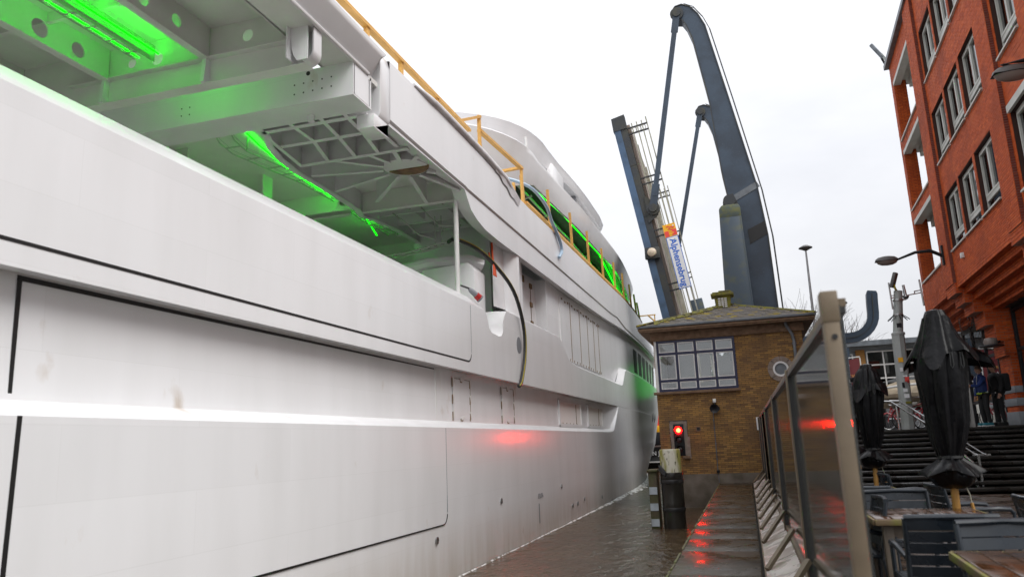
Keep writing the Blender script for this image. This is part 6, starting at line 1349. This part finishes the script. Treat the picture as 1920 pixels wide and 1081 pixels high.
# people
def person(x, y, z, h, face, shirt, legs, label, arm=None, extra=None):
    t = thing('person', label, 'person', (x, y, z)); s = h/1.75; f = Vector((math.cos(R(face)), math.sin(R(face)), 0)); sd = Vector((-f.y, f.x, 0))
    P = lambda a_, b_, c_: Vector((x, y, z))+f*a_*s+sd*b_*s+Vector((0, 0, c_*s))
    V = [P(0, 0, .95), P(0, 0, 1.12), P(.01, 0, 1.30), P(0, 0, 1.43), P(.01, 0, 1.50), P(.03, 0, 1.56)]
    E_ = [(0, 1), (1, 2), (2, 3), (3, 4), (4, 5)]; rd = [(.15, .11), (.15, .11), (.18, .12), (.14, .09), .055, .06]
    la = arm or [(0.02, .20, 1.40), (.02, .25, 1.12), (.10, .24, .90)]; ra = [(.02, -.20, 1.40), (.0, -.26, 1.12), (.06, -.26, .88)]
    for A_ in (la, ra):
        k = len(V); V += [P(*q) for q in A_]; E_ += [(3, k), (k, k+1), (k+1, k+2)]; rd += [.075, .055, .045]
    skin('jacket', [tuple(v) for v in V], E_, [(r if isinstance(r, tuple) else r)*1 if not isinstance(r, tuple) else (r[0]*s, r[1]*s) for r in rd], M[shirt], t)
    V = [P(0, 0, .98), P(0, .09, .88), P(.02, .10, .50), P(-.02, .10, .08), P(0, -.09, .88), P(.04, -.10, .50), P(.0, -.10, .08)]
    skin('trousers', [tuple(v) for v in V], [(0, 1), (1, 2), (2, 3), (0, 4), (4, 5), (5, 6)], [(.14*s, .12*s), .10*s, .075*s, .055*s, .10*s, .075*s, .055*s], M[legs], t)
    hc = P(.04, 0, 1.64); hm = MB(); rows_ = []
    for i in range(11):
        a_ = math.pi*i/10; rr = math.sin(a_); zz = math.cos(a_)
        row = []
        for j in range(17):
            q = 2*math.pi*j/16; fx = .098*rr*math.cos(q)*(1.0 if zz > -.3 else .88); sx_ = .075*rr*math.sin(q)*(1 if zz > -.2 else .8)
            if abs(q % (2*math.pi)-0) < .3 or abs(q-2*math.pi) < .3: fx += .022*max(0, 1-abs(zz+.12)/.22)     # nose
            v = hc+f*fx*s+sd*sx_*s+Vector((0, 0, .125*zz*s)); row.append(tuple(v))
        rows_.append(row)
    hm.grid(rows_); ho = hm.build('head', M['skin'], t)
    MB().tube([tuple(P(.02, 0, 1.50)), tuple(P(.03, 0, 1.58))], .05*s, 8).build('neck', M['skin'], t)
    for b_ in (.03, -.03): MB().lathe([(.012*s, -.004), (.008*s, .004)], tuple(P(.128, b_, 1.655)), 8, 0, 'x').build('eye', M['dark'], ho)
    MB().bar(P(.125, -.022, 1.585), P(.125, .022, 1.585), .008, .008).build('mouth', M['rust'], ho, smooth=0)
    for b_ in (.077, -.077): MB().bar(P(.03, b_, 1.61), P(.025, b_, 1.67), .02, .012).build('ear', M['skin'], ho, bevel=.004)
    hr_ = MB(); rows_ = []
    for i in range(7):
        a_ = math.pi*.56*i/6; rr = math.sin(a_); zz = math.cos(a_)
        rows_.append([tuple(hc+f*(.108*rr*math.cos(q)-.014)*s+sd*.086*rr*math.sin(q)*s+Vector((0, 0, (.138*zz+(.05 if math.cos(q) > .2 else -.02)*(i/6))*s))) for q in np.linspace(0, 2*math.pi, 17)])
    hr_.grid(rows_); hr_.build('hair', M['hair'], ho)
    for A_ in (la, ra):
        w_ = P(*A_[2]); d = (P(*A_[2])-P(*A_[1])).normalized(); hn_ = MB(); hn_.ob(w_+d*.05*s, d*.045*s, sd.cross(d).normalized()*.036*s if sd.cross(d).length > .1 else f*.03, sd*.015*s)
        ho2 = hn_.build('hand', M['skin'], t, bevel=.008)
        o_ = sd.cross(d).normalized() if sd.cross(d).length > .1 else f
        for k in range(4): b_ = w_+d*.09*s+o_*(-.028+.019*k)*s; ln = (.055, .065, .06, .048)[k]; MB().tube([b_, b_+d*ln*.55*s, b_+d*ln*s+f*.018*s], [.010*s, .009*s, .007*s], 6).build('finger', M['skin'], ho2)
        b_ = w_+d*.03*s+o_*.034*s; MB().tube([b_, b_+o_*.022*s+d*.02*s, b_+o_*.028*s+d*.05*s], [.012*s, .010*s, .008*s], 6).build('thumb', M['skin'], ho2)
    return t, P, f, sd
pt, P, f_, sd_ = person(6.68, 25.3, 1.45, 1.72, 200, 'jacket', 'dark', 'person in a blue jacket and teal shoes standing under the black umbrella', arm=[(.05, .20, 1.38), (.28, .24, 1.16), (.48, .20, 1.18)])
for b_ in (.10, -.10): MB().ob(P(.06, b_, .05), f_*.15, sd_*.05, Vector((0, 0, .05))).build('shoe', M['teal'], pt, bevel=.02); MB().ob(P(.06, b_, .012), f_*.155, sd_*.053, Vector((0, 0, .014))).build('sole', M['white'], pt, bevel=.005)
MB().lathe([(.165, -.02), (.165, .02)], tuple(P(0, 0, .95)), 14).build('lime_hem', M['lime'], pt)
MB().tube([P(.10, .05, 1.56), P(.15, .04, 1.40), P(.17, .03, 1.22), P(.18, -.08, 1.12), P(.17, -.10, 1.2)], .005, 5).build('earphone_cord', M['white'], pt)
p2, P2, f2, sd2 = person(7.12, 25.55, 1.45, 1.78, 200, 'dark', 'dark', 'person in black clothes carrying a black backpack behind the blue jacket')
for b_ in (.10, -.10): MB().ob(P2(.05, b_, .05), f2*.14, sd2*.05, Vector((0, 0, .05))).build('shoe', M['dark'], p2, bevel=.02)
bg_ = thing('backpack', 'black backpack worn by the person in black clothes', 'backpack', tuple(P2(-.22, 0, 1.2))); MB().ob(P2(-.24, 0, 1.22), f2*.11, sd2*.17, Vector((0, 0, .26))).build('bag', M['dark'], bg_, bevel=.06)
um = thing('umbrella', 'open black umbrella held over two people at the top of the steps', 'umbrella', (6.35, 25.2, 2.9)); uc = Vector((6.42, 25.0, 3.74)); mb = MB(); rows_ = []
tl = Vector((.30, .0, 1)).normalized(); ax = tl.cross(Vector((0, 1, 0))).normalized(); ay = tl.cross(ax)
for (r_, h) in ((.01, .0), (.25, -.03), (.5, -.14), (.68, -.28), (.78, -.44)): rows_.append([tuple(uc+ax*(r_*(1-.05*abs(math.sin(4*q)))*math.cos(q))+ay*(r_*(1-.05*abs(math.sin(4*q)))*math.sin(q))+tl*h) for q in np.linspace(0, 2*math.pi, 33)])
mb.grid(rows_); mb.build('canopy', M['cover'], um)
MB().tube([uc, uc-tl*.9], .012, 6).build('shaft', M['chrome'], um)
for k in range(8):
    q = k*math.pi/4; MB().tube([uc-tl*.05, uc+ax*.40*math.cos(q)+ay*.40*math.sin(q)-tl*.14, uc+ax*.75*math.cos(q)+ay*.75*math.sin(q)-tl*.44], .006, 4).build('rib', M['chrome'], um)

# bicycles
def bike_proto():
    t = thing('bicycle', 'x', 'bicycle')
    for x in (-.52, .52):
        q = np.linspace(0, 2*math.pi, 25); tr = MB().tube([(x+.33*math.cos(a_), 0, .34+.33*math.sin(a_)) for a_ in q], .02, 6, cap=False).build('tyre', M['black'], t)
        r_ = MB().tube([(x+.305*math.cos(a_), 0, .34+.305*math.sin(a_)) for a_ in q], .009, 5, cap=False)
        for k in range(14): a_ = k*math.pi/7; r_.bar((x, .01, .34), (x+.3*math.cos(a_), 0, .34+.3*math.sin(a_)), .004, .004)
        r_.build('rim', M['chrome'], tr); MB().tube([(x-.36, 0, .42), (x-.25, 0, .62), (x, 0, .72), (x+.22, 0, .65)], .03, 6).build('mudguard', M['bikered'], tr)
    f_ = MB()
    for a_, b_ in (((-.52, .34), (-.12, .32)), ((-.12, .32), (-.25, .85)), ((-.52, .34), (-.22, .78)), ((-.12, .32), (.36, .78)), ((-.22, .72), (.34, .86)), ((.52, .34), (.32, .98))): f_.tube([(a_[0], 0, a_[1]), (b_[0], 0, b_[1])], .018, 7)
    f_.build('frame', M['bikered'], t); MB().ob((-.27, 0, .92), (.13, 0, 0), (0, .07, 0), (0, 0, .03)).build('saddle', M['black'], t, bevel=.02)
    hb_ = MB().tube([(.12, -.26, 1.04), (.30, -.22, 1.08), (.32, 0, 1.02), (.30, .22, 1.08), (.12, .26, 1.04)], .013, 6).build('handlebar', M['chrome'], t); MB().ob((.12, -.26, 1.04), (.05, 0, 0), (0, .018, 0), (0, 0, .018)).build('grip', M['black'], hb_)
    MB().ob((-.62, 0, .74), (.2, 0, 0), (0, .06, 0), (0, 0, .012)).build('carrier', M['black'], t); MB().lathe([(.10, -.01), (.10, .01)], (-.12, -.04, .32), 14, 0, 'y').build('chainwheel', M['chrome'], t)
    MB().ob((-.82, 0, .70), (.02, 0, 0), (0, .03, 0), (0, 0, .025)).build('rear_light', M['red'], t)
    return t
bp_ = bike_proto()
for i, (x, y, r, lab) in enumerate([(6.35, 36.5, 195, 'red bicycle parked left of the mast foot'), (5.55, 29.0, 20, 'red bicycle parked right of the mast behind the handrail'), (6.15, 29.6, 35, 'bicycle parked behind the tall parasol cover'), (7.5, 33.0, 60, 'bicycle in the rack behind the blue jacket legs'), (7.1, 31.5, 100, 'bicycle in the rack nearest the glass shop front')]):
    o = bp_ if i == 0 else copy_tree(bp_); o.location = (x, y, 1.452); o.rotation_euler = (0, 0, R(r)); o['label'] = lab; o['group'] = 'bicycles parked at the top of the steps'
mg = thing('child_seat', 'magenta and grey child seat on the bicycle behind the handrail', 'child seat', (5.4, 28.8, 2.2)); MB().box(5.25, 28.75, 2.25, 5.6, 29.0, 2.34).build('seat', M['cream'], mg, bevel=.02); MB().box(5.24, 28.75, 2.34, 5.31, 29.0, 2.75).build('back', M['magenta'], mg, bevel=.02)
# bare trees
def tree(x, y, z0, h, seed, label):
    rnd = random.Random(seed); t = thing('bare_tree', label, 'tree', (x, y, z0), 'bare winter trees behind the house'); tk = MB(); tk.tube([(x, y, z0), (x+.1, y, z0+h*.3), (x+.05, y, z0+h*.5)], [.18, .13, .09], 8); tk.build('trunk', M['twig'], t); br = MB()
    def grow(p, d, r_, n):
        if n == 0: return
        ln = h*.13*(.6+rnd.random()*.7); q = p+d*ln; br.tube([p, p+d*ln*.5+Vector((rnd.uniform(-.1, .1), rnd.uniform(-.1, .1), .05)), q], [r_, r_*.8, r_*.62], 4)
        for _ in range(3 if n > 2 else 2): grow(q, (d+Vector((rnd.uniform(-.7, .7), rnd.uniform(-.7, .7), rnd.uniform(-.05, .6)))).normalized(), r_*.6, n-1)
    for _ in range(5): grow(Vector((x+.05, y, z0+h*(.3+.2*rnd.random()))), Vector((rnd.uniform(-.7, .7), rnd.uniform(-.7, .7), 1)).normalized(), .07, 5)
    br.build('crown', M['twig'], t)
tree(4.2, 58, 1.45, 9.2, 2, 'bare tree with thin twigs above the right end of the house roof')
tree(6.4, 56, 1.45, 7.6, 5, 'bare tree behind the slim mossy lamp post')

# evergreen wood added out of sight straight ahead to darken the bow reflections
rnd = random.Random(41); cr_ = MB()
for (x, y, h, wd) in ((-6.0, 78, 11, 2.6), (-3.2, 74, 12, 2.8), (-.4, 79, 11.5, 2.6), (2.4, 75, 11, 2.6), (5.0, 80, 11, 2.4)):
    cr_.tube([(x, y, 0), (x, y, h*.8)], [.25, .08], 8)
    for i in range(1500):
        f = rnd.random()**.8; zz = .2+h*(.08+.92*f); rr = wd*(1-f)**.7*(.35+.65*rnd.random()**.5)+.15; a_ = rnd.random()*6.283
        c = Vector((x+rr*math.cos(a_), y+rr*math.sin(a_), zz)); u = Vector((rnd.uniform(-1, 1), rnd.uniform(-1, 1), rnd.uniform(-.7, .3))).normalized(); v = u.cross(Vector((rnd.uniform(-1, 1), rnd.uniform(-1, 1), 1))).normalized(); s_ = rnd.uniform(.18, .42)
        cr_.add([c-u*s_*1.4, c+v*s_*.6, c+u*s_*1.4, c-v*s_*.6], [(0, 1, 2, 3)])
tag(cr_.build('bow_reflection_wood', M['leaf'], None, smooth=0, recalc=False), 'unseen dark evergreen wood added beyond the bridge to darken the bow reflections', 'trees', None, 'stuff')
for o in list(bpy.data.objects):
    if o.parent is not None and o.name.split('.')[0] in ('torn_tape', 'white_tape', 'bolt_hole', 'deck_ribs', 'bulkhead_stiffeners', 'ceiling_services', 'cable_basket', 'louvre', 'climbing_rail', 'hip_cap', 'ring', 'climb_guard'): o['kind'] = 'stuff'
